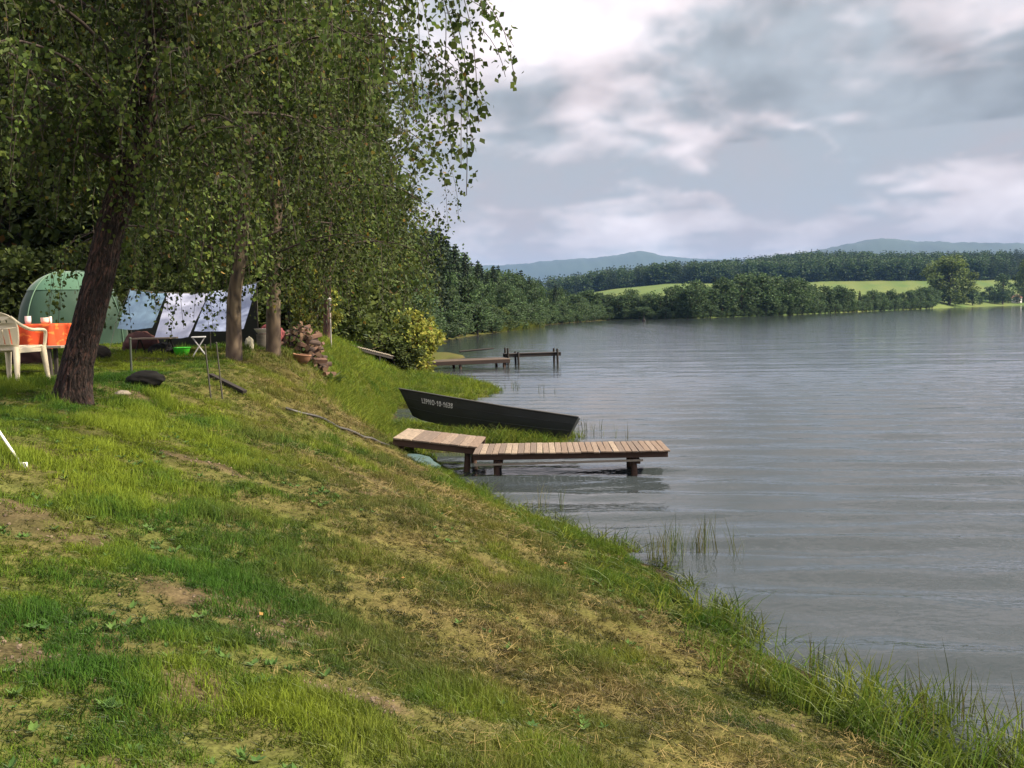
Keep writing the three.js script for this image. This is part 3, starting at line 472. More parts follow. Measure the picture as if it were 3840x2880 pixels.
{
  const R = rng(2024), A = [[], [], []], HAY = [], WEED = [], TALL = [], REED = [], CHIP = [], LEAF = [];
  const lawn = (d0, d1, dens, sc) => {
    const x0 = -0.66 * (d1 + 1.2), x1 = 3.5, n = Math.round((x1 - x0) * (d1 - d0) * dens);
    for (let k = 0; k < n; k++) {
      const x = x0 + R() * (x1 - x0), d = d0 + R() * (d1 - d0); if (!seen(x, d) || d < 1.4) continue;
      const y = H(x, -d); if (y < 0.015) continue;
      const s = Math.max(inland(x, d), 0), so = soilAt(x, d); if (R() < so * 1.05) continue;
      if (d > 27 && s > 11) continue;
      const dry = dryAt(x, d, s), clump = fbm(x * 2.1, d * 2.1, 101, 3), patch = fbm(x * 0.8, d * 0.8, 111, 3);
      if (R() < dry * 0.15) continue;
      if (clump < -0.14 && R() < 0.55) continue;
      const hgt = (0.3 + 1.7 * clamp(0.4 + 2.0 * clump + 1.0 * patch) ** 1.4) * (1 - 0.45 * dry) * (d > 11 && s > 3 ? 0.6 : 1) * (0.75 + 0.5 * R());
      A[R() * 3 | 0].push([x, y - 0.006, -d, sc * (0.8 + 0.5 * R()), sc * hgt * (d > 12 ? 0.8 : 1), R() * 6.28, turf(x, d, s, R()), (R() - 0.5) * 0.5, (R() - 0.5) * 0.5]);
    }
  };
  lawn(1.4, 5, 1500, 0.68); lawn(5, 9, 900, 0.85); lawn(9, 15, 380, 1.15); lawn(15, 26, 80, 1.9); lawn(26, 46, 22, 2.8);
  for (let k = 0; k < 70000; k++) { // raked hay and dead stalks
    const d = 2 + R() ** 1.25 * 18, x = -6 + R() * 9.5; if (!seen(x, d)) continue; const y = H(x, -d); if (y < 0.03) continue;
    const s = inland(x, d), dry = dryAt(x, d, Math.max(s, 0)); if (R() > (dry - 0.16) * 0.42 * (0.35 + 1.1 * sstep(-0.15, 0.25, fbm(x * 1.9, d * 1.9, 161, 3))) + 0.012) continue;
    const heap = sstep(0.05, 0.4, fbm(x * 2.6, d * 2.6, 121, 3)), c = mix3(mix3(STRAW, [0.26, 0.20, 0.075], R()), BROWN, clamp(R() * 1.2 - 0.1 + 1.2 * fbm(x * 1.5, d * 1.5, 131, 3)));
    HAY.push([x, y + heap * 0.035 * R(), -d, (d > 8 ? 1.5 : 1) * (0.7 + 0.6 * R()), 1 + heap * 1.6, R() * 6.28, c, (R() - 0.5) * 0.5, (R() - 0.5) * 0.5]);
  }
  for (let k = 0; k < 4200; k++) { // clover and plantain in the turf
    const d = 2 + R() * 9, x = -7 + R() * 8; if (!seen(x, d)) continue; const y = H(x, -d), s = inland(x, d); if (s < 0.4 || soilAt(x, d) > 0.5) continue; if (fbm(x * 1.3, d * 1.3, 141, 3) < 0.03 + 0.25 * dryAt(x, d, s)) continue;
    const q = R(); WEED.push([x, y + 0.012, -d, 0.45 + 0.75 * R(), 0.5 + 0.9 * R(), R() * 6.28, mix3([0.04, 0.10, 0.022], [0.09, 0.16, 0.035], q)]);
  }
  const shoreGrass = (x, d, h, col) => { const y = H(x, -d); TALL.push([x, Math.max(y, -0.12) - 0.02, -d, 0.8 + 0.5 * R(), h, R() * 6.28, col, (R() - 0.5) * 0.35, (R() - 0.5) * 0.35]); };
  const lush = () => mix3([0.08, 0.155, 0.02], [0.19, 0.225, 0.03], R());
  for (let d = 2.5; d < 14.5; d += 0.011 + d * 0.0005) { // fringe at the water's edge, thick in places
    const th = clamp(0.55 + 1.9 * fbm(d * 0.8, 4.4, 151, 2) + sstep(6.8, 5.2, d) * 0.5 - sstep(12.2, 13, d) * 0.5); if (R() > th) continue;
    const s = -0.12 + R() ** 1.3 * 0.75, x = footX(d) - s * 1.25 + (R() - 0.5) * 0.12; shoreGrass(x, d, (0.35 + 0.75 * R() * th) * (d < 6.5 ? 1.15 : 0.8), lush());
  }
  for (let k = 0; k < 7500; k++) { const d = 15 + R() * 25, x = -5 + R() * 6.8, l = lowland(x, d); if (l < -0.05) continue; shoreGrass(x, d, (d < 21 ? 0.28 + 0.4 * R() : 0.3 + 0.25 * R()) * (l < 0.5 ? 1.25 : 1), lush()); }
  for (let k = 0; k < 420; k++) { const t = R(), x = mix(-2.2, 1.15, t), d = mix(17.3, 16.6, t) - R() * 0.5; shoreGrass(x, d, 0.5 + 0.5 * R(), lush()); }      // grass in front of the boat
  for (let k = 0; k < 1500; k++) { const d = 15.6 + R() * 5, x = footX(d) - R() * 1.2; shoreGrass(x, d, 0.35 + 0.6 * R(), mix3([0.10, 0.17, 0.02], [0.21, 0.24, 0.03], R())); }   // rank growth under the bow of the boat
  for (let k = 0; k < 1500; k++) { const d = 20 + R() * 10, x = footX(d) - R() * 2.2; shoreGrass(x, d, 0.28 + 0.45 * R(), mix3([0.10, 0.17, 0.02], [0.21, 0.24, 0.03], R())); }
  for (let k = 0; k < 900; k++) { const d = 116 + R() * 36, x = footX(d) - R() * 5; TALL.push([x, H(x, -d) - 0.05, -d, 5, 3.2 + 1.6 * R(), R() * 6.28, mix3([0.08, 0.12, 0.02], [0.15, 0.165, 0.03], R())]); }  // reed bed on the far spit
  for (const [cx, cd, n, r] of [[1.62, 8.85, 16, 0.22], [1.85, 9.05, 14, 0.2], [1.5, 8.5, 9, 0.2], [2.2, 8.9, 4, 0.12], [1.75, 6.45, 3, 0.08], [2.55, 5.0, 26, 0.25], [2.85, 4.4, 26, 0.3], [2.1, 5.6, 10, 0.2], [0.35, 11.1, 8, 0.3], [1.5, 18.0, 12, 0.3], [-0.2, 29.4, 14, 0.5], [1.05, 27.5, 4, 0.4], [2.2, 17.2, 3, 0.2]])
    for (let k = 0; k < n; k++) { const a = R() * 6.28, q = r * Math.sqrt(R()) * 1.3; REED.push([cx + Math.cos(a) * q, -0.05, -(cd + Math.sin(a) * q), 1, 0.7 + 0.6 * R(), R() * 6.28, mix3([0.05, 0.09, 0.03], [0.11, 0.10, 0.035], R()), (R() - 0.5) * 0.3, (R() - 0.5) * 0.3]); }
  for (let k = 0; k < 4200; k++) { // crumbs of earth in the bare patches
    const [a, b, rx, rz] = SOIL[R() * SOIL.length | 0], x = a + (R() * 2 - 1) * rx * 1.2, d = b + (R() * 2 - 1) * rz * 1.2; if (R() > soilAt(x, d) + 0.06) continue; const s = 0.003 + 0.009 * R() ** 3; CHIP.push([x, H(x, -d) + s * 0.3, -d, s, s * 0.8, R() * 6.28, mix3(SOILC, SAND, R() ** 3 * 0.6), R(), R()]);
  }
  for (let k = 0; k < 80; k++) { const d = 2.4 + R() * 13, x = -8 + R() * 9; if (!seen(x, d)) continue; const y = H(x, -d), s = inland(x, d); if (s < 1) continue; LEAF.push([x, y + 0.03, -d, 1, 1, R() * 6.28, mix3([0.20, 0.07, 0.02], [0.24, 0.17, 0.05], R()), (R() - 0.5), (R() - 0.5)]); }
  const G = rng(8);
  for (let v = 0; v < 3; v++) scatter('grass', ['short green turf on the bank', 'springy green lawn blades on the bank', 'yellowing turf blades on the bank'][v], bladeGeo(G, 13, 0.035, 0.1, 0.0026, 0.045, [0.5, 0.8, 1.0][v]), bladeMat, A[v]);
  scatter('cut_hay', 'raked dry hay and dead stalks lying on the slope', bladeGeo(G, 9, 0.04, 0.11, 0.0016, 0.07, 0, 1, true), strawMat, HAY, 'hay');
  const leafG = (n, L, W) => { const lv = new Leaves(); for (let k = 0; k < n; k++) { const a = k / n * 6.283 + G(), u = 0.25 + 0.5 * G(), c = Math.cos(a), s = Math.sin(a); lv.add(0, 0, 0, c * Math.cos(u), Math.sin(u), s * Math.cos(u), s, 0, -c, L * (0.7 + 0.5 * G()), W, [1, 1, 1]); } const g = new THREE.BufferGeometry(); g.setAttribute('position', new THREE.Float32BufferAttribute(lv.p, 3)); g.setAttribute('normal', new THREE.Float32BufferAttribute(lv.n, 3)); g.setIndex(lv.i); return g; };
  scatter('lawn_weed', 'small clover and plantain leaves in the turf', leafG(7, 0.036, 0.009), bladeMat, WEED, 'weeds');
  scatter('shore_grass', 'tall fresh grass fringing the water and the low tongues of land', bladeGeo(G, 12, 0.22, 0.46, 0.004, 0.07, 0.75, 3), bladeMat, TALL);
  scatter('reed', 'thin reeds standing in the shallow water', bladeGeo(G, 3, 0.18, 0.42, 0.004, 0.03, 0.3, 3), bladeMat, REED, 'reeds');
  scatter('earth_crumb', 'crumbs of earth and grit on the bare patches', new THREE.DodecahedronGeometry(1, 0), std([1, 1, 1], { roughness: 1 }), CHIP, 'soil');
  scatter('fallen_leaf', 'fallen orange and yellow leaves scattered over the grass', leafG(1, 0.038, 0.014), strawMat, LEAF, 'leaves');
}
// ------------------------------------------------------------------ wood
function plankTex(c, seed, grain = 1) { return noiseTex(256, 256, (u, v) => { const g = tileNoise(u, v, 3, 46, 4, seed) * 0.55 * grain, k = tileNoise(u, v, 5, 5, 3, seed + 3) * 0.35, st = Math.max(0, tileNoise(u, v, 2, 9, 3, seed + 8)) * 0.4, f = clamp(0.84 + g + k - st, 0.1, 1.3); return [c[0] * f, c[1] * f, c[2] * f]; }); }
const deckMats = [[0.52, 0.455, 0.40], [0.44, 0.385, 0.345], [0.58, 0.52, 0.455], [0.48, 0.41, 0.355]].map((c, i) => new THREE.MeshStandardMaterial({ map: plankTex(c, i * 5), roughness: 0.85 }));
const darkWood = new THREE.MeshStandardMaterial({ map: plankTex([0.30, 0.22, 0.18], 31), roughness: 0.9 });
const brownWood = new THREE.MeshStandardMaterial({ map: plankTex([0.185, 0.13, 0.115], 36), roughness: 0.9 });
const greyWood = new THREE.MeshStandardMaterial({ map: plankTex([0.58, 0.55, 0.50], 41), roughness: 0.9 });
const blackWood = new THREE.MeshStandardMaterial({ map: plankTex([0.14, 0.12, 0.11], 46), roughness: 0.9 });
function plankGeo(R, w, h, d) { const g = box(w, h, d, 0, 0, 0, 0.007); const p = g.attributes.position; for (let i = 0; i < p.count; i++) { p.setY(i, p.getY(i) + 0.004 * noise(p.getX(i) * 5 + 9, p.getZ(i) * 4, w * 9)); } return g; }
function post(parent, x, y0, y1, z, r, mat = darkWood) { const g = limbGeo([V(x, y0, z), V(x + 0.01, (y0 + y1) / 2, z), V(x, y1, z)], [r * 1.05, r, r * 0.97], 10, 8, 0.004, 4); const cap = new THREE.CircleGeometry(r * 0.985, 10).rotateX(-Math.PI / 2).translate(x, y1 - 0.002, z); return part('post', [g, cap], mat, parent); }

{ // nearest dock: a straight deck of cross boards over the water
  const o = thing('dock', 'weathered board dock reaching out over the water, nearest', 'dock', [-0.62, 0, -13.82], -0.03), R = rng(55), n = 31, L = 2.98, pitch = L / n, gs = [0, 1, 2].map(() => plankGeo(R, pitch - 0.006, 0.026, 1.02));
  for (let k = 0; k < n; k++) { const p = part('plank', gs[k % 3], deckMats[(R() * 4) | 0], o); p.position.set(0.02 + (k + 0.5) * pitch, 0.372 + (R() - 0.5) * 0.006, (R() - 0.5) * 0.03); p.rotation.set((R() - 0.5) * 0.008, (R() - 0.5) * 0.02, (R() - 0.5) * 0.03); }
  for (const z of [0.42, -0.42]) part('beam', box(L - 0.02, 0.085, 0.06, L / 2, 0.313, z), darkWood, o);
  part('fascia_board', box(L * 0.86, 0.03, 0.035, L * 0.44, 0.215, 0.452, 0.004, 0, 0, 0.012), greyWood, o);
  for (const x of [0.36, 2.46]) { for (const z of [0.36, -0.36]) post(o, x, -0.7, 0.29, z, 0.045); part('crossbar', box(0.07, 0.07, 0.86, x + 0.06, 0.205, 0), darkWood, o); }
}
{ // ramp of wide boards from the bank onto the dock
  const o = thing('ramp', 'short sloping platform of wide boards joining the bank to the dock', 'ramp', [-1.86, 0.555, -14.52], -0.09), R = rng(66), n = 9, L = 1.36, pitch = L / n; o.rotation.z = -0.12;
  for (let k = 0; k < n; k++) { const p = part('plank', plankGeo(R, pitch - 0.006, 0.03, 1.13), deckMats[k === 0 ? 2 : (R() * 4) | 0], o); p.position.set((k + 0.5) * pitch, 0.0 + (R() - 0.5) * 0.005, (R() - 0.5) * 0.02); p.rotation.set(0, (R() - 0.5) * 0.012, (R() - 0.5) * 0.02); }
  for (const z of [0.5, -0.5]) part('beam', box(L, 0.1, 0.06, L / 2, -0.067, z), darkWood, o);
  for (const x of [0.12, 1.2]) for (const z of [0.42, -0.42]) post(o, x, -0.75, -0.12, z, 0.05);
}
{ // teal bundle lying under the ramp
  const g = new THREE.SphereGeometry(1, 40, 24), p = g.attributes.position; for (let i = 0; i < p.count; i++) { const x = p.getX(i), y = p.getY(i), z = p.getZ(i), f = 1 + 0.45 * fbm(x * 1.6, y * 1.6, z * 1.6 + 2, 4) - 0.12 * Math.abs(noise(x * 7, y * 5, z * 7)); p.setXYZ(i, x * f * 0.34, Math.max(y, -0.5) * f * 0.15, z * f * 0.22); } g.computeVertexNormals();
  const m = solo('tarp_bundle', g, std([0.028, 0.062, 0.066], { roughness: 0.8 }), 'crumpled teal tarp bundle under the ramp of the dock', 'tarp'); m.position.set(-1.5, 0.17, -13.72); m.rotation.set(0, 0.25, -0.22);
}
{ // black flat-bottomed boat drawn up on the grass
  const o = thing('rowing_boat', 'black flat boat with white registration letters, drawn up on the grass', 'boat', [-0.55, 0.17, -17.5], -0.13); o.rotation.order = 'YZX'; o.rotation.z = -0.14; o.rotation.x = -0.17;
  const L = 3.62, BG = [[0, 0.2], [0.08, 0.28], [0.2, 0.38], [0.38, 0.5], [0.6, 0.55], [0.85, 0.52], [1, 0.46]], SH = [[0, 0.60], [0.3, 0.55], [0.6, 0.51], [1, 0.50]], BT = [[0, 0.10], [0.1, 0.04], [0.25, 0.0], [0.5, 0], [0.85, 0.02], [1, 0.06]];
  const at = (t, h, side, out = 0) => { const yb = interp(BT, t), yt = interp(SH, t), bg = interp(BG, t), bb = bg * 0.74, rake = -0.34 * (1 - t) ** 6 * (h - 1), sr = 0.16 * t ** 8 * (h - 1); return V(-L / 2 + L * t + rake + sr, mix(yb, yt, h), side * (mix(bb, bg, h) + 0.02 * Math.sin(h * Math.PI) + out)); };
  const surf = (nu, nv, f) => { const P = [], U = [], I = []; for (let i = 0; i <= nu; i++) for (let j = 0; j <= nv; j++) { const p = f(i / nu, j / nv); P.push(p.x, p.y, p.z); U.push(i / nu, j / nv); } for (let i = 0; i < nu; i++) for (let j = 0; j < nv; j++) { const a = i * (nv + 1) + j; I.push(a, a + 1, a + nv + 1, a + 1, a + nv + 2, a + nv + 1); } const g = new THREE.BufferGeometry(); g.setAttribute('position', new THREE.Float32BufferAttribute(P, 3)); g.setAttribute('uv', new THREE.Float32BufferAttribute(U, 2)); g.setIndex(I); g.computeVertexNormals(); return g; };
  const paint = new THREE.MeshPhysicalMaterial({ map: noiseTex(512, 128, (u, v) => { const s = tileNoise(u, v, 8, 5, 4, 3), w = Math.max(0, tileNoise(u, v, 40, 14, 3, 9) - 0.16) * 0.9; return [0.085 + 0.08 * s + w * 0.45, 0.105 + 0.08 * s + w * 0.45, 0.105 + 0.08 * s + w * 0.43]; }), side: THREE.DoubleSide, roughness: 0.5 });
  part('hull', [surf(48, 8, (u, v) => at(u, v, 1)), surf(48, 8, (u, v) => at(u, v, -1)), surf(48, 4, (u, v) => at(u, 0, 1).lerp(at(u, 0, -1), v))], paint, o);
  for (const hh of [0.36, 0.68]) for (const s of [1, -1]) { const pts = []; for (let k = 0; k <= 24; k++) pts.push(at(0.02 + k / 24 * 0.97, hh, s, 0.002)); part('strake', tubeAlong(pts, 0.006, 60, 5), paint, o); }
  part('transom', surf(6, 6, (u, v) => at(1, v, 1).lerp(at(1, v, -1), u)), paint, o);
  part('bow_board', surf(6, 6, (u, v) => at(0, v, 1).lerp(at(0, v, -1), u)), paint, o);
  for (const s of [1, -1]) { const pts = []; for (let k = 0; k <= 24; k++) pts.push(at(k / 24, 1, s, 0.012)); part('gunwale', tubeAlong(pts, 0.017, 60, 6), std([0.045, 0.045, 0.045], { roughness: 0.5 }), o); }
  for (const t of [0.3, 0.58, 0.86]) { const y = interp(SH, t) - 0.13, b = interp(BG, t) * 0.96; part('bench', box(0.24, 0.028, b * 2 - 0.04, -L / 2 + L * t, y, 0), brownWood, o); }
  part('foredeck', surf(10, 6, (u, v) => { const a = at(u * 0.12, 0.99, 1, -0.01), b = at(u * 0.12, 0.99, -1, -0.01); return a.lerp(b, v); }), std([0.05, 0.05, 0.05]), o);
  // registration letters
  const cnv = document.createElement('canvas'); cnv.width = 1024; cnv.height = 128; const cx = cnv.getContext('2d'); cx.clearRect(0, 0, 1024, 128); cx.fillStyle = '#b9bab6'; cx.font = 'bold 104px sans-serif'; cx.textBaseline = 'middle'; cx.textAlign = 'center'; cx.fillText('LIPNO-10-1638', 512, 68, 1000);
  const tx = new THREE.CanvasTexture(cnv); tx.colorSpace = THREE.SRGBColorSpace; tx.needsUpdate = true;
  part('registration_lettering', surf(30, 3, (u, v) => at(mix(0.09, 0.36, u), mix(0.57, 0.87, v) , 1, 0.004)), new THREE.MeshStandardMaterial({ map: tx, transparent: true, side: THREE.DoubleSide, roughness: 0.6 }), o);
  part('mooring_ring', new THREE.TorusGeometry(0.035, 0.007, 6, 14).translate(L / 2 + 0.03, 0.4, 0), std([0.2, 0.2, 0.2], { metalness: 0.6 }), o);
}
{ // brown skirted jetty farther along the shore
  const o = thing('jetty', 'low brown jetty with boarded sides beyond the grassy tongue', 'jetty', [-7.4, 0, -39.6], 0.28), L = 7.5; o.rotation.y = 0.0;
  const run = (x) => -0.32 * x;   // it runs slightly away from the bank
  o.rotation.y = 0.31;
  for (let k = 0; k < 5; k++) { const p = part('plank', box(L, 0.04, 0.27, L / 2, 0, 0), k % 2 ? brownWood : deckMats[1], o); p.position.set(0, 0.36 + 0.006 * (k % 2), -0.56 + k * 0.28); }
  for (let k = 0; k < 1; k++) part('side_board', box(L - 0.1, 0.15, 0.035, L / 2, 0.255 - k * 0.18, 0.7), brownWood, o);
  for (let k = 0; k < 1; k++) part('side_board', box(L - 0.1, 0.15, 0.035, L / 2, 0.255 - k * 0.18, -0.7), brownWood, o);
  part('end_board', box(0.035, 0.15, 1.36, L - 0.03, 0.255, 0), brownWood, o);
  for (const x of [0.3, 2.7, 5.1, 7.2]) for (const z of [0.62, -0.62]) post(o, x, -0.8, 0.33, z, 0.06);
}
{ // narrow dark pier at its end
  const o = thing('pier', 'narrow dark plank pier on posts continuing from the brown jetty', 'pier', [-0.35, 0, -42.6], 0.2), L = 2.75;
  for (let k = 0; k < 3; k++) part('plank', box(L, 0.045, 0.2, L / 2, 0.53, -0.21 + k * 0.21), blackWood, o);
  for (const z of [0.26, -0.26]) part('beam', box(L, 0.13, 0.06, L / 2, 0.44, z), blackWood, o);
  for (const [x, t] of [[0.12, 0.82], [0.62, 0.62], [2.55, 0.72]]) for (const z of [0.34, -0.34]) post(o, x, -0.8, t, z, 0.05, blackWood);
  const p = solo('pole', rod(V(-2.6, 0.62, -44.4), V(-0.9, 0.7, -45.3), 0.05, 0.04), blackWood, 'dark pole lying behind the brown jetty', 'pole'); p.userData.group = undefined;
}
{ // grey boardwalk along the bank behind the firewood
  const o = thing('boardwalk', 'raised grey boardwalk leading from the firewood heap towards the bushes', 'boardwalk', [-6.0, 0, -30], 0.82), R = rng(91), n = 36, L = 10.05; o.rotation.y = 1.471; o.rotation.order = 'YZX';
  for (let k = 0; k < n; k++) { const p = part('plank', box(L / n - 0.02, 0.04, 0.75, 0, 0, 0), greyWood, o); p.position.set((k + 0.5) * L / n, 1.58 - k * 0.031 + (R() - 0.5) * 0.01, 0); p.rotation.x = (R() - 0.5) * 0.02; }
  for (const z of [0.32, -0.32]) part('beam', box(L, 0.09, 0.05, L / 2, 0.955, z, 0.006, 0, 0, -0.111), blackWood, o);
  for (const x of [0.2, 2.6, 5, 7.4, 9.8]) for (const z of [0.3, -0.3]) post(o, x, -0.3, 1.46 - 0.111 * x, z, 0.045, blackWood);
}

// ------------------------------------------------------------------ camp: tent, tarps, furniture
const cloth = (c, o = {}) => new THREE.MeshPhysicalMaterial({ color: new THREE.Color().setRGB(...c), side: THREE.DoubleSide, roughness: 0.75, transmission: 0.3, thickness: 0, ...o });
{ // green dome shelter
  const X = -11.6, Z = -23.6, o = thing('dome_tent', 'green dome tent half hidden by the thick leaning trunk', 'tent', [X, H(X, Z) - 0.03, Z], 0.5);
  const R0 = 1.3, HT = 1.95, pt = (th, ph) => { const r = R0 * Math.pow(Math.cos(th) ** 4 + Math.sin(th) ** 4, -0.25) * Math.pow(Math.sin(ph), 0.85), rib = 1 - 0.035 * Math.abs(Math.sin(2 * th)) * Math.sin(ph * 2); return V(Math.cos(th) * r * rib, HT * Math.pow(Math.max(0, Math.cos(ph)), 0.72), Math.sin(th) * r * rib); };
  const patch = (a0, a1, p0, p1, nu = 18, nv = 12, push = 0) => { const P = [], I = []; for (let i = 0; i <= nu; i++) for (let j = 0; j <= nv; j++) { const p = pt(mix(a0, a1, i / nu), mix(p0, p1, j / nv)); const w = 0.012 * noise(p.x * 4, p.y * 3, p.z * 4); P.push(p.x * (1 + push + w), p.y + push, p.z * (1 + push + w)); } for (let i = 0; i < nu; i++) for (let j = 0; j < nv; j++) { const a = i * (nv + 1) + j; I.push(a, a + 1, a + nv + 1, a + 1, a + nv + 2, a + nv + 1); } const g = new THREE.BufferGeometry(); g.setAttribute('position', new THREE.Float32BufferAttribute(P, 3)); g.setIndex(I); g.computeVertexNormals(); return g; };
  const q = Math.PI / 2, wall = cloth([0.006, 0.040, 0.021], { transmission: 0.15 }), fly = cloth([0.04, 0.13, 0.075]);
  for (let k = 0; k < 4; k++) part('wall_panel', patch(k * q + q / 2, k * q + q * 1.5, 0.62, 1.565), wall, o);
  const f = part('roof_panel', patch(0, Math.PI * 2, 0.01, 0.86, 48, 8, 0.012), fly, o); f.userData.label = 'pale green roof panel';
  for (let k = 0; k < 4; k++) { const pts = []; for (let j = 0; j <= 14; j++) pts.push(pt(k * q + q / 2, 0.08 + j / 14 * 1.485).multiplyScalar(1.012)); part('pole', tubeAlong(pts, 0.014, 40, 6), std([0.08, 0.15, 0.10]), o); }
}
{ // three tarps slung as a lean-to
  const o = thing('tarp_shelter', 'lean-to of three pale blue-grey tarps strung between the birches', 'tarp shelter');
  const sheet = (tl, tr, br, bl, sag, seed) => { const P = [], U = [], I = [], nu = 22, nv = 18; for (let i = 0; i <= nu; i++) for (let j = 0; j <= nv; j++) { const u = i / nu, v = j / nv, p = tl.clone().lerp(tr, u).lerp(bl.clone().lerp(br, u), v); const s = sag * Math.sin(u * Math.PI) * (0.6 + 0.4 * Math.sin(v * Math.PI)); p.y -= s * 0.6; p.z -= s * 0.4 * Math.sin(v * Math.PI); const w = 0.022 * noise(u * 3 + seed, v * 2.4, seed) + 0.008 * noise(u * 11, v * 4, seed); p.z += w; p.y += w * 0.6; P.push(p.x, p.y, p.z); U.push(u, v); } for (let i = 0; i < nu; i++) for (let j = 0; j < nv; j++) { const a = i * (nv + 1) + j; I.push(a, a + 1, a + nv + 1, a + 1, a + nv + 2, a + nv + 1); } const g = new THREE.BufferGeometry(); g.setAttribute('position', new THREE.Float32BufferAttribute(P, 3)); g.setAttribute('uv', new THREE.Float32BufferAttribute(U, 2)); g.setIndex(I); g.computeVertexNormals(); return g; };
  const W = (px, y, d) => V((px - 1106) / 1916 * d, y, -d);
  const weave = (c) => new THREE.MeshPhysicalMaterial({ map: noiseTex(256, 256, (u, v) => { const n = tileNoise(u, v, 4, 3, 4, c[0] * 9), fold = Math.abs(u % 0.25 - 0.125) < 0.004 || Math.abs(v % 0.34 - 0.17) < 0.005 ? -0.05 : 0, f = 1 + 0.22 * n + fold; return [c[0] * f, c[1] * f, c[2] * f]; }), side: THREE.DoubleSide, roughness: 0.5, transmission: 0.25, thickness: 0 });
  part('tarp', sheet(W(291, 3.18, 19.3), W(369, 3.09, 19.3), W(334, 2.36, 18.3), W(259, 2.35, 18.3), 0.07, 1), weave([0.50, 0.63, 0.74]), o);
  part('tarp', sheet(W(371, 3.09, 19.32), W(460, 3.08, 19.32), W(411, 2.15, 18.1), W(338, 2.15, 18.1), 0.05, 4), weave([0.74, 0.77, 0.88]), o);
  part('tarp', sheet(W(461, 3.09, 19.3), W(564, 3.27, 19.3), W(531, 2.29, 18.2), W(424, 2.27, 18.2), 0.07, 7), weave([0.66, 0.72, 0.87]), o);
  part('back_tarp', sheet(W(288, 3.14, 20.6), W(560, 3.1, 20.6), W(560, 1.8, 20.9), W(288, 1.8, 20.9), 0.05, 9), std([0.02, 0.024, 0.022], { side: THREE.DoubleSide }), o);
  for (const [px, y] of [[290, 3.2], [370, 3.1], [460, 3.1], [563, 3.28]]) { const a = W(px, y, 19.34), b = W(px - 3, 1.7, 19.5); part('pole', rod(b, a, 0.017, 0.014), std([0.05, 0.045, 0.04]), o); }
  part('ridge_rope', tubeAlong([W(291, 3.19, 19.32), W(370, 3.1, 19.34), W(460, 3.09, 19.34), W(564, 3.28, 19.3), W(590, 3.36, 17.9)], 0.007, 40, 5), std([0.3, 0.3, 0.28]), o);
  part('guy_rope', tubeAlong([W(291, 3.19, 19.3), W(262, 2.6, 19.8), W(240, 1.9, 20.2)], 0.006, 10, 5), std([0.3, 0.3, 0.28]), o);
}
const plastic = new THREE.MeshPhysicalMaterial({ color: new THREE.Color().setRGB(0.74, 0.66, 0.48), roughness: 0.45 });
{ // garden chair, seen from behind its shoulder
  const X = -6.03, Z = -10.75, o = thing('plastic_chair', 'cream plastic garden armchair at the edge of the view', 'chair', [X, H(X, Z) + 0.02, Z], 3.05);
  const bend = (g) => { const p = g.attributes.position; for (let i = 0; i < p.count; i++) { const x = p.getX(i), y = p.getY(i), z = p.getZ(i); p.setXYZ(i, x, y, z + 0.9 * x * x - 0.22 * (y - 0.42)); } g.computeVertexNormals(); return g; };
  const sh = new THREE.Shape(); sh.moveTo(-0.2, 0.42); sh.lineTo(0.2, 0.42); sh.quadraticCurveTo(0.255, 0.62, 0.235, 0.74); sh.quadraticCurveTo(0.19, 0.85, 0, 0.865); sh.quadraticCurveTo(-0.19, 0.85, -0.235, 0.74); sh.quadraticCurveTo(-0.255, 0.62, -0.2, 0.42);
  for (let k = -2; k <= 2; k++) { const h = new THREE.Path(); h.moveTo(k * 0.07 - 0.014, 0.725); h.lineTo(k * 0.07 - 0.014, 0.765); h.lineTo(k * 0.07 + 0.014, 0.765); h.lineTo(k * 0.07 + 0.014, 0.725); sh.holes.push(h); }
  for (let k = -2; k <= 2; k++) { const h = new THREE.Path(); h.moveTo(k * 0.075 - 0.012, 0.47); h.lineTo(k * 0.075 - 0.012, 0.66); h.lineTo(k * 0.075 + 0.012, 0.66); h.lineTo(k * 0.075 + 0.012, 0.47); sh.holes.push(h); }
  part('backrest', bend(new THREE.ExtrudeGeometry(sh, { depth: 0.012, bevelEnabled: true, bevelSize: 0.004, bevelThickness: 0.004, bevelSegments: 1, curveSegments: 12, steps: 1 }).translate(0, 0, -0.24)), plastic, o);
  part('seat', box(0.46, 0.028, 0.47, 0, 0.425, 0.02, 0.012, 0, -0.06), plastic, o);
  part('seat_apron', [box(0.44, 0.05, 0.015, 0, 0.395, 0.25), box(0.015, 0.05, 0.44, 0.222, 0.395, 0.02), box(0.015, 0.05, 0.44, -0.222, 0.395, 0.02)], plastic, o);
  for (const s of [1, -1]) {
    const leg = (x0, z0, x1, z1) => [rod(V(x0, 0, z0), V(x1, 0.44, z1), 0.021, 0.036, 8).translate(0, 0, 0), rod(V(x0, 0, z0 + 0.02), V(x1, 0.44, z1 + 0.045), 0.012, 0.02, 6)];
    part('leg', leg(s * 0.26, 0.27, s * 0.225, 0.23), plastic, o); part('leg', leg(s * 0.25, -0.32, s * 0.205, -0.24), plastic, o);
    part('armrest', [new THREE.TubeGeometry(new THREE.CatmullRomCurve3([V(s * 0.19, 0.80, -0.29), V(s * 0.262, 0.70, -0.2), V(s * 0.285, 0.645, -0.05), V(s * 0.288, 0.64, 0.12), V(s * 0.275, 0.62, 0.235), V(s * 0.25, 0.5, 0.26), V(s * 0.235, 0.4, 0.25)]), 40, 0.02, 7)], plastic, o);
  }
}
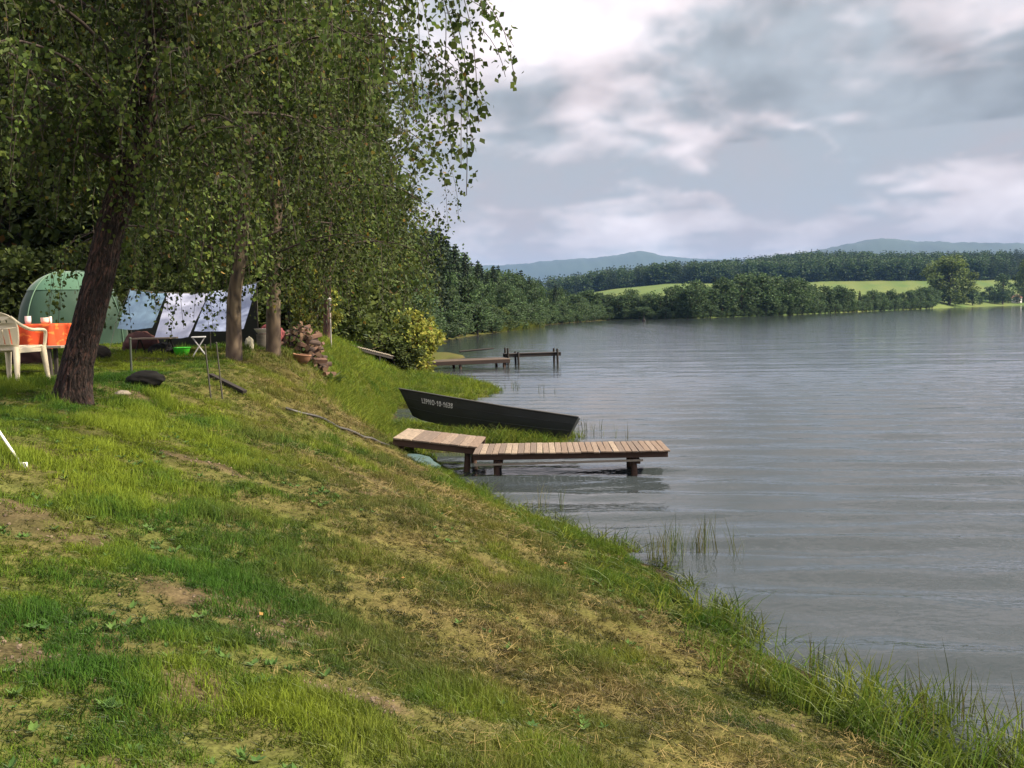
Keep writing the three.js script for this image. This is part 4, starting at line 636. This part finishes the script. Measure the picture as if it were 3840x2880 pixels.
{ // table with its orange cloth, and cups
  const X = -7.3, Z = -12.95, y = H(X, Z), o = thing('camp_table', 'camp table under the orange cloth by the garden chair', 'table', [X, y, Z], 0.06);
  part('tabletop', box(1.5, 0.03, 0.72, 0, 0.715, 0), greyWood, o);
  for (const [x, z] of [[-0.68, 0.3], [0.68, 0.3], [-0.68, -0.3], [0.68, -0.3]]) part('leg', rod(V(x * 1.03, -0.04, z), V(x, 0.7, z), 0.02), std([0.06, 0.06, 0.06]), o);
  const P = [], U = [], I = [], n = 160, m = 9, w = 0.765, dd = 0.375; // cloth: flat top and a wavy hanging edge
  const rim = (t) => { const per = 2 * (w + dd) * 2, s = t * per; if (s < 2 * w) return [-w + s, dd, 0, 1]; if (s < 2 * w + 2 * dd) return [w, dd - (s - 2 * w), 1, 0]; if (s < 4 * w + 2 * dd) return [w - (s - 2 * w - 2 * dd), -dd, 0, -1]; return [-w, -dd + (s - 4 * w - 2 * dd), -1, 0]; };
  for (let i = 0; i <= n; i++) { const [x, z, nx, nz] = rim(i / n % 1); for (let j = 0; j <= m; j++) { if (j === 0) P.push(x * 0.9, 0.738, z * 0.9); else { const f = (j - 1) / (m - 1), k = f * (0.03 + 0.035 * Math.sin(i * 0.62) + 0.03 * noise(i * 0.21, 2, 3)), drop = f * (0.29 + 0.05 * Math.abs(x * z) * 4 + 0.02 * noise(i * 0.1, 8, 1)); P.push(x + nx * k, 0.736 - drop, z + nz * k); } U.push(i / n * 6, j / m); } }
  for (let i = 0; i < n; i++) for (let j = 0; j < m; j++) { const a = i * (m + 1) + j; I.push(a, a + m + 1, a + 1, a + 1, a + m + 1, a + m + 2); }
  const g = new THREE.BufferGeometry(); g.setAttribute('position', new THREE.Float32BufferAttribute(P, 3)); g.setAttribute('uv', new THREE.Float32BufferAttribute(U, 2)); g.setIndex(I); g.computeVertexNormals();
  const top = new THREE.PlaneGeometry(w * 1.802, dd * 1.802).rotateX(-Math.PI / 2).translate(0, 0.738, 0);
  const oc = new THREE.MeshStandardMaterial({ map: noiseTex(128, 128, (u, v) => { const k = 1 + 0.3 * tileNoise(u, v, 4, 4, 3), p = tileNoise(u, v, 5, 5, 3, 4) > 0.12; return p ? [0.78 * k, 0.38 * k, 0.14 * k] : [0.70 * k, 0.23 * k, 0.06 * k]; }), side: THREE.DoubleSide, roughness: 0.85 });
  const c = solo('tablecloth', [g, top], oc, 'orange patterned cloth hanging over the camp table', 'tablecloth'); c.position.set(X, y, Z); c.rotation.y = 0.06;
  const cup = (px, dz, r, h, label, col) => { const x = (px - 1106) / 1916 * (-Z + dz), q = solo('cup', new THREE.LatheGeometry([[0.001, 0], [r * 0.85, 0], [r, h * 0.4], [r, h], [r - 0.005, h], [r - 0.006, 0.01], [0.001, 0.008]].map(([a, b]) => new THREE.Vector2(a, b)), 20), std(col, { roughness: 0.4 }), label, 'cup'); q.position.set(x, y + 0.741, Z - dz); };
  cup(68, -0.1, 0.042, 0.11, 'tall white mug on the orange tablecloth', [0.75, 0.74, 0.72]); cup(104, 0.0, 0.055, 0.085, 'wide cream mug on the orange tablecloth', [0.6, 0.55, 0.48]); cup(116, 0.12, 0.022, 0.1, 'slim pale beaker beside the wide mug', [0.7, 0.68, 0.6]);
}
{ // bench in front of the table
  const X = -6.9, Z = -12.35, y = H(X, Z), o = thing('bench', 'plank bench with dark legs in front of the orange table', 'bench', [X, y, Z], 0.08);
  part('seat', [box(1.35, 0.035, 0.13, 0, 0.43, 0.07), box(1.35, 0.035, 0.13, 0, 0.43, -0.07)], greyWood, o);
  for (const x of [-0.52, 0.5]) { part('leg', [box(0.05, 0.42, 0.05, x, 0.2, 0.1), box(0.05, 0.42, 0.05, x, 0.2, -0.1), box(0.05, 0.04, 0.32, x, 0.02, 0)], std([0.03, 0.025, 0.022]), o); }
}
function lumpy(sx, sy, sz, seed, seg = 28) { const g = new THREE.SphereGeometry(1, seg, Math.round(seg * 0.7)), p = g.attributes.position; for (let i = 0; i < p.count; i++) { const x = p.getX(i), y = p.getY(i), z = p.getZ(i), f = 1 + 0.4 * fbm(x * 1.5 + seed, y * 1.5, z * 1.5, 3) - 0.14 * Math.abs(noise(x * 5, y * 5 + seed, z * 5)); p.setXYZ(i, x * f * sx, Math.max(-0.55, y) * f * sy, z * f * sz); } g.computeVertexNormals(); return g; }
function bag(name, px, d, sx, sy, sz, col, label, category, seed, turn = 0.2) { const x = (px - 1106) / 1916 * d, m = solo(name, lumpy(sx, sy, sz, seed), new THREE.MeshPhysicalMaterial({ color: new THREE.Color().setRGB(...col), roughness: 0.85, specularIntensity: 0.35 }), label, category); m.position.set(x, H(x, -d) + sy * 0.5, -d); m.rotation.y = turn; return m; }
bag('rubbish_bag', 313, 11.2, 0.225, 0.125, 0.16, [0.008, 0.008, 0.008], 'black plastic bag lying on the lawn by the short stake', 'bag', 3);
bag('backpack', 216, 16.4, 0.22, 0.2, 0.2, [0.016, 0.014, 0.011], 'dark rucksack standing beside the thick trunk', 'bag', 9);
bag('duffel_bag', 352, 17.6, 0.26, 0.17, 0.2, [0.02, 0.02, 0.022], 'dark duffel bag under the low board table', 'bag', 14);
bag('camp_bag', 60, 15.5, 0.35, 0.36, 0.3, [0.028, 0.014, 0.014], 'dark maroon bag heap behind the bench', 'bag', 21);
bag('storage_sack', 310, 19.5, 0.4, 0.3, 0.3, [0.05, 0.022, 0.02], 'brown-red sack inside the tarp shelter', 'bag', 27);
bag('stone', 262, 10.3, 0.09, 0.04, 0.07, [0.20, 0.175, 0.145], 'flat pale stone in the sandy patch by the bag', 'stone', 33);
{ const X = -5.15, Z = -12.0, y = H(X, Z); solo('stake', [rod(V(X, y - 0.1, Z), V(X + 0.01, y + 0.5, Z), 0.017, 0.015, 8), new THREE.SphereGeometry(0.02, 8, 6).translate(X + 0.01, y + 0.5, Z)], std([0.03, 0.04, 0.03]), 'short dark green stake beside the black bag', 'stake'); }
{ // low board table
  const d = 17.4, X = (338 - 1106) / 1916 * d, y = H(X, -d), o = thing('low_table', 'low table of one pale board by the tarps', 'table', [X, y, -d], -0.05);
  part('board', box(0.78, 0.03, 0.4, 0, 0.36, 0), deckMats[2], o); for (const x of [-0.3, 0.3]) part('trestle', [rod(V(x - 0.06, -0.03, 0.16), V(x, 0.35, 0.02), 0.016), rod(V(x + 0.06, -0.03, -0.16), V(x, 0.35, -0.02), 0.016)], blackWood, o);
}
{ const d = 17.5, X = (395 - 1106) / 1916 * d, q = solo('washing_tub', new THREE.LatheGeometry([[0.001, 0], [0.125, 0], [0.16, 0.15], [0.175, 0.152], [0.172, 0.165], [0.152, 0.158], [0.12, 0.012], [0.001, 0.012]].map(([a, b]) => new THREE.Vector2(a, b)), 28), std([0.06, 0.52, 0.03], { roughness: 0.4 }), 'bright green plastic tub on the lawn', 'tub'); q.position.set(X, H(X, -d), -d); }
{ // folding stool
  const d = 17.0, X = (433 - 1106) / 1916 * d, y = H(X, -d), o = thing('folding_stool', 'light grey folding stool between the green tub and the birch', 'stool', [X, y, -d], 0.3), m = std([0.45, 0.46, 0.48], { roughness: 0.4 });
  part('seat', box(0.26, 0.025, 0.24, 0, 0.36, 0), std([0.62, 0.63, 0.66]), o); for (const z of [0.1, -0.1]) { part('leg', rod(V(-0.13, -0.02, z), V(0.11, 0.35, z), 0.01), m, o); part('leg', rod(V(0.13, -0.02, z * 0.8), V(-0.11, 0.35, z * 0.8), 0.01), m, o); }
  part('crossbar', rod(V(-0.07, 0.08, -0.1), V(-0.07, 0.08, 0.1), 0.008), m, o);
}
for (const [X, Z, h, label] of [[-3.94, -11.58, 0.72, 'thin dark stake nearer the black bag, of the pair on the slope'], [-3.83, -11.7, 0.74, 'thin dark stake nearer the water, of the pair on the slope']]) { const y = H(X, Z); solo('stake', [rod(V(X, y - 0.1, Z), V(X - 0.05, y + h, Z), 0.011, 0.009, 6), new THREE.SphereGeometry(0.013, 6, 5).translate(X - 0.05, y + h, Z)], std([0.04, 0.038, 0.03]), label, 'stake'); }
{ const a = [-4.3, -12.6], b = [-3.72, -12.35], g = box(0.64, 0.05, 0.09, 0, 0, 0), m = solo('plank', g, blackWood, 'dark plank lying across the brow of the bank by the two stakes', 'plank'); m.position.set((a[0] + b[0]) / 2, (H(...a) + H(...b)) / 2 + 0.05, (a[1] + b[1]) / 2); m.rotation.set(0, -0.4, Math.atan2(H(...b) - H(...a), 0.63), 'YZX'); }
{ const pts = []; for (let k = 0; k <= 12; k++) { const t = k / 12, x = mix(-3.2, -1.95, t), z = mix(-12.45, -13.75, t ** 1.3) + 0.05 * Math.sin(t * 9); pts.push(V(x, H(x, z) + 0.03 + 0.01 * Math.sin(k * 2), z)); } solo('water_pipe', tubeAlong(pts, 0.022, 90, 7), std([0.025, 0.024, 0.022], { roughness: 0.5 }), 'black pipe running down the bank to the ramp', 'pipe'); }
{ // white guy stake at the edge
  const a = V(-3.36, H(-3.36, -6.04) - 0.02, -6.04), b = V(-4.1, 2.35, -6.4); const o = solo('guy_line', [rod(a, b, 0.009, 0.009, 6), box(0.03, 0.05, 0.03, a.x, a.y + 0.03, a.z)], std([0.7, 0.7, 0.66]), 'white guy line pegged into the grass at the edge of the view', 'guy line');
}
{ // firewood heap: every billet its own thing
  const R = rng(404), kinds = [0, 1, 2, 3].map((v) => {
    const sides = [9, 5, 6, 4][v], r = [0.055, 0.06, 0.042, 0.064][v], L = 0.34, g = new THREE.CylinderGeometry(r, r * 0.94, L, sides, 3).toNonIndexed().rotateZ(Math.PI / 2), p = g.attributes.position, c = new Float32Array(p.count * 3); for (let i = 0; i < p.count; i++) { const x = p.getX(i), y = p.getY(i), z = p.getZ(i), f = 1 + 0.25 * noise(y * 20, z * 20, v * 3); p.setXYZ(i, x, y * f, z * f); }
    g.computeVertexNormals(); const N = g.attributes.normal; for (let i = 0; i < p.count; i++) { const e = Math.abs(N.getX(i)) > 0.8, k = 0.8 + 0.4 * noise(p.getX(i) * 9, p.getY(i) * 30, p.getZ(i) * 30); c.set(e ? [0.20 * k, 0.125 * k, 0.08 * k] : v % 2 ? [0.105 * k, 0.055 * k, 0.036 * k] : [0.055 * k, 0.034 * k, 0.026 * k], i * 3); } g.setAttribute('color', new THREE.BufferAttribute(c, 3)); return g;
  });
  const wm = new THREE.MeshStandardMaterial({ vertexColors: true, roughness: 0.9 }); let n = 0;
  for (let row = 0; row < 9; row++) { const cnt = 15 - Math.round(row * 1.2); for (let k = 0; k < cnt; k++) {
    const px = 602 + row * 6 + k * 7.8 + R() * 6, d = 19.6 + R() * 0.9 + row * 0.04, x = (px - 1106) / 1916 * d, y = H(x, -d) + 0.04 + row * 0.08 * (0.85 + 0.3 * R());
    const m = solo('firewood_log', kinds[n++ % 4], wm, 'split log in the reddish firewood heap', 'log', 'logs of the firewood heap'); m.position.set(x, y, -d); m.rotation.set(R() * 6, 1.57 + (R() - 0.5) * 1.5, (R() - 0.5) * 0.5, 'YZX'); m.scale.setScalar(0.8 + 0.4 * R());
  } }
}
const vase = (pts, n = 24) => new THREE.LatheGeometry(pts.map(([a, b]) => new THREE.Vector2(a, b)), n);
{ const d = 18.6, X = (652 - 1106) / 1916 * d, q = solo('clay_pot', vase([[0.001, 0], [0.11, 0], [0.17, 0.1], [0.18, 0.17], [0.195, 0.18], [0.19, 0.2], [0.165, 0.195], [0.15, 0.1], [0.001, 0.03]]), std([0.23, 0.115, 0.065], { roughness: 0.7 }), 'reddish brown pot in front of the firewood heap', 'pot'); q.position.set(X, H(X, -d) - 0.01, -d); q.rotation.z = -0.12; }
{ const d = 19.0, X = (571 - 1106) / 1916 * d, o = solo('wash_basin', vase([[0.001, 0], [0.1, 0], [0.17, 0.1], [0.18, 0.105], [0.16, 0.1], [0.09, 0.012], [0.001, 0.012]]), std([0.75, 0.72, 0.70], { roughness: 0.35 }), 'white basin on a stump between the two birches', 'basin'); const y = H(X, -d); o.position.set(X, y + 0.31, -d);
  const s = solo('tree_stump', [limbGeo([V(0, -0.1, 0), V(0, 0.15, 0), V(0, 0.3, 0)], [0.15, 0.13, 0.13], 12, 8, 0.01, 4), new THREE.CircleGeometry(0.128, 12).rotateX(-Math.PI / 2).translate(0, 0.3, 0)], greyWood, 'grey stump carrying the white basin', 'stump'); s.position.set(X, y, -d); }
bag('canister', 541, 18.4, 0.1, 0.18, 0.09, [0.5, 0.48, 0.36], 'cream canister between the two birch feet', 'canister', 41);
bag('blanket', 590, 20.2, 0.32, 0.36, 0.2, [0.16, 0.045, 0.05], 'dark red blanket behind the stout birch', 'blanket', 47);
{ const d = 24, X = (718 - 1106) / 1916 * d, y = H(X, -d), o = thing('garden_lamp', 'thin post with a white lamp head by the boardwalk', 'lamp', [X, y, -d]); part('post', rod(V(0, -0.1, 0), V(0, 1.25, 0), 0.02, 0.016), std([0.25, 0.24, 0.22]), o); part('lamp_head', [new THREE.SphereGeometry(0.045, 14, 10).translate(0, 1.29, 0), new THREE.ConeGeometry(0.065, 0.05, 14).translate(0, 1.345, 0)], std([0.34, 0.34, 0.32], { roughness: 0.6 }), o); }
{ const d = 21, X = (686 - 1106) / 1916 * d, y = H(X, -d); solo('stake', [rod(V(X, y - 0.1, -d), V(X, y + 0.42, -d), 0.028, 0.026, 8), new THREE.ConeGeometry(0.027, 0.05, 8).translate(X, y + 0.445, -d)], std([0.04, 0.09, 0.075]), 'teal green stake at the end of the firewood heap', 'stake'); }
{ const R = rng(17), lv = new Leaves(), X = -3.98, Z = -19.6, y = H(X, Z), o = thing('burdock_plant', 'clump of big-leaved weeds on the brow of the bank', 'plant', [X, y, Z]); // broad leaves on the brow
  for (let k = 0; k < 26; k++) { const a = R() * 6.283, u = 0.3 + 0.8 * R(), L = 0.2 + 0.16 * R(), c = Math.cos(a), s = Math.sin(a), r = 0.28 * R(); const l2 = new Leaves(), col = mix3([0.05, 0.09, 0.02], [0.10, 0.13, 0.03], R()); for (let q = 0; q < 3; q++) { const w = (q - 1) * 0.5, cc = Math.cos(a + w), ss = Math.sin(a + w); l2.add(c * r, 0.06 + 0.25 * R() * 0.6, s * r, cc * Math.cos(u), Math.sin(u) * 0.6, ss * Math.cos(u), -ss, 0.1, cc, L * (q === 1 ? 1 : 0.75), 0.055, col); } const m = l2.build('leaf', leafyMat, o); delete m.userData.kind; }
}
// ------------------------------------------------------------------ small things across the lake
{ const hut = (col, d, w, h, label, roofCol) => { const p = farAt(col, d), o = thing('lakeside_hut', label, 'hut', [p.x, p.y, p.z], 0.2); part('wall', box(w, h * 0.62, w * 0.7, 0, h * 0.3, 0, 0.03), std([0.72, 0.71, 0.68]), o); const s = new THREE.Shape(); s.moveTo(-w * 0.6, 0); s.lineTo(w * 0.6, 0); s.lineTo(0, h * 0.42); part('roof', new THREE.ExtrudeGeometry(s, { depth: w * 0.84, bevelEnabled: false }).translate(0, h * 0.6, -w * 0.42), std(roofCol), o); part('door', box(w * 0.2, h * 0.45, 0.06, w * 0.1, h * 0.22, w * 0.36, 0), std([0.1, 0.08, 0.06]), o); };
  hut(1291, 237, 1.6, 1.7, 'tiny white hut under the trees of the far shore', [0.5, 0.5, 0.5]); hut(2196, 548, 4.6, 5.2, 'white house among bushes on the far point', [0.35, 0.16, 0.12]); }
{ const b = solo('buoy', vase([[0.001, -0.35], [0.25, -0.3], [0.42, 0], [0.38, 0.3], [0.12, 0.42], [0.1, 0.95], [0.001, 1.0]], 14), std([0.012, 0.010, 0.010], { roughness: 1 }), 'small dark buoy far out on the water', 'buoy'); b.position.set(28.6, 0.05, -191); }
// ------------------------------------------------------------------ picture
const renderer = new THREE.WebGLRenderer({ antialias: true });
renderer.setSize(1024, 768);
renderer.shadowMap.enabled = true;
renderer.toneMapping = THREE.LinearToneMapping;
renderer.toneMappingExposure = EXPOSURE;
renderer.render(scene, camera);
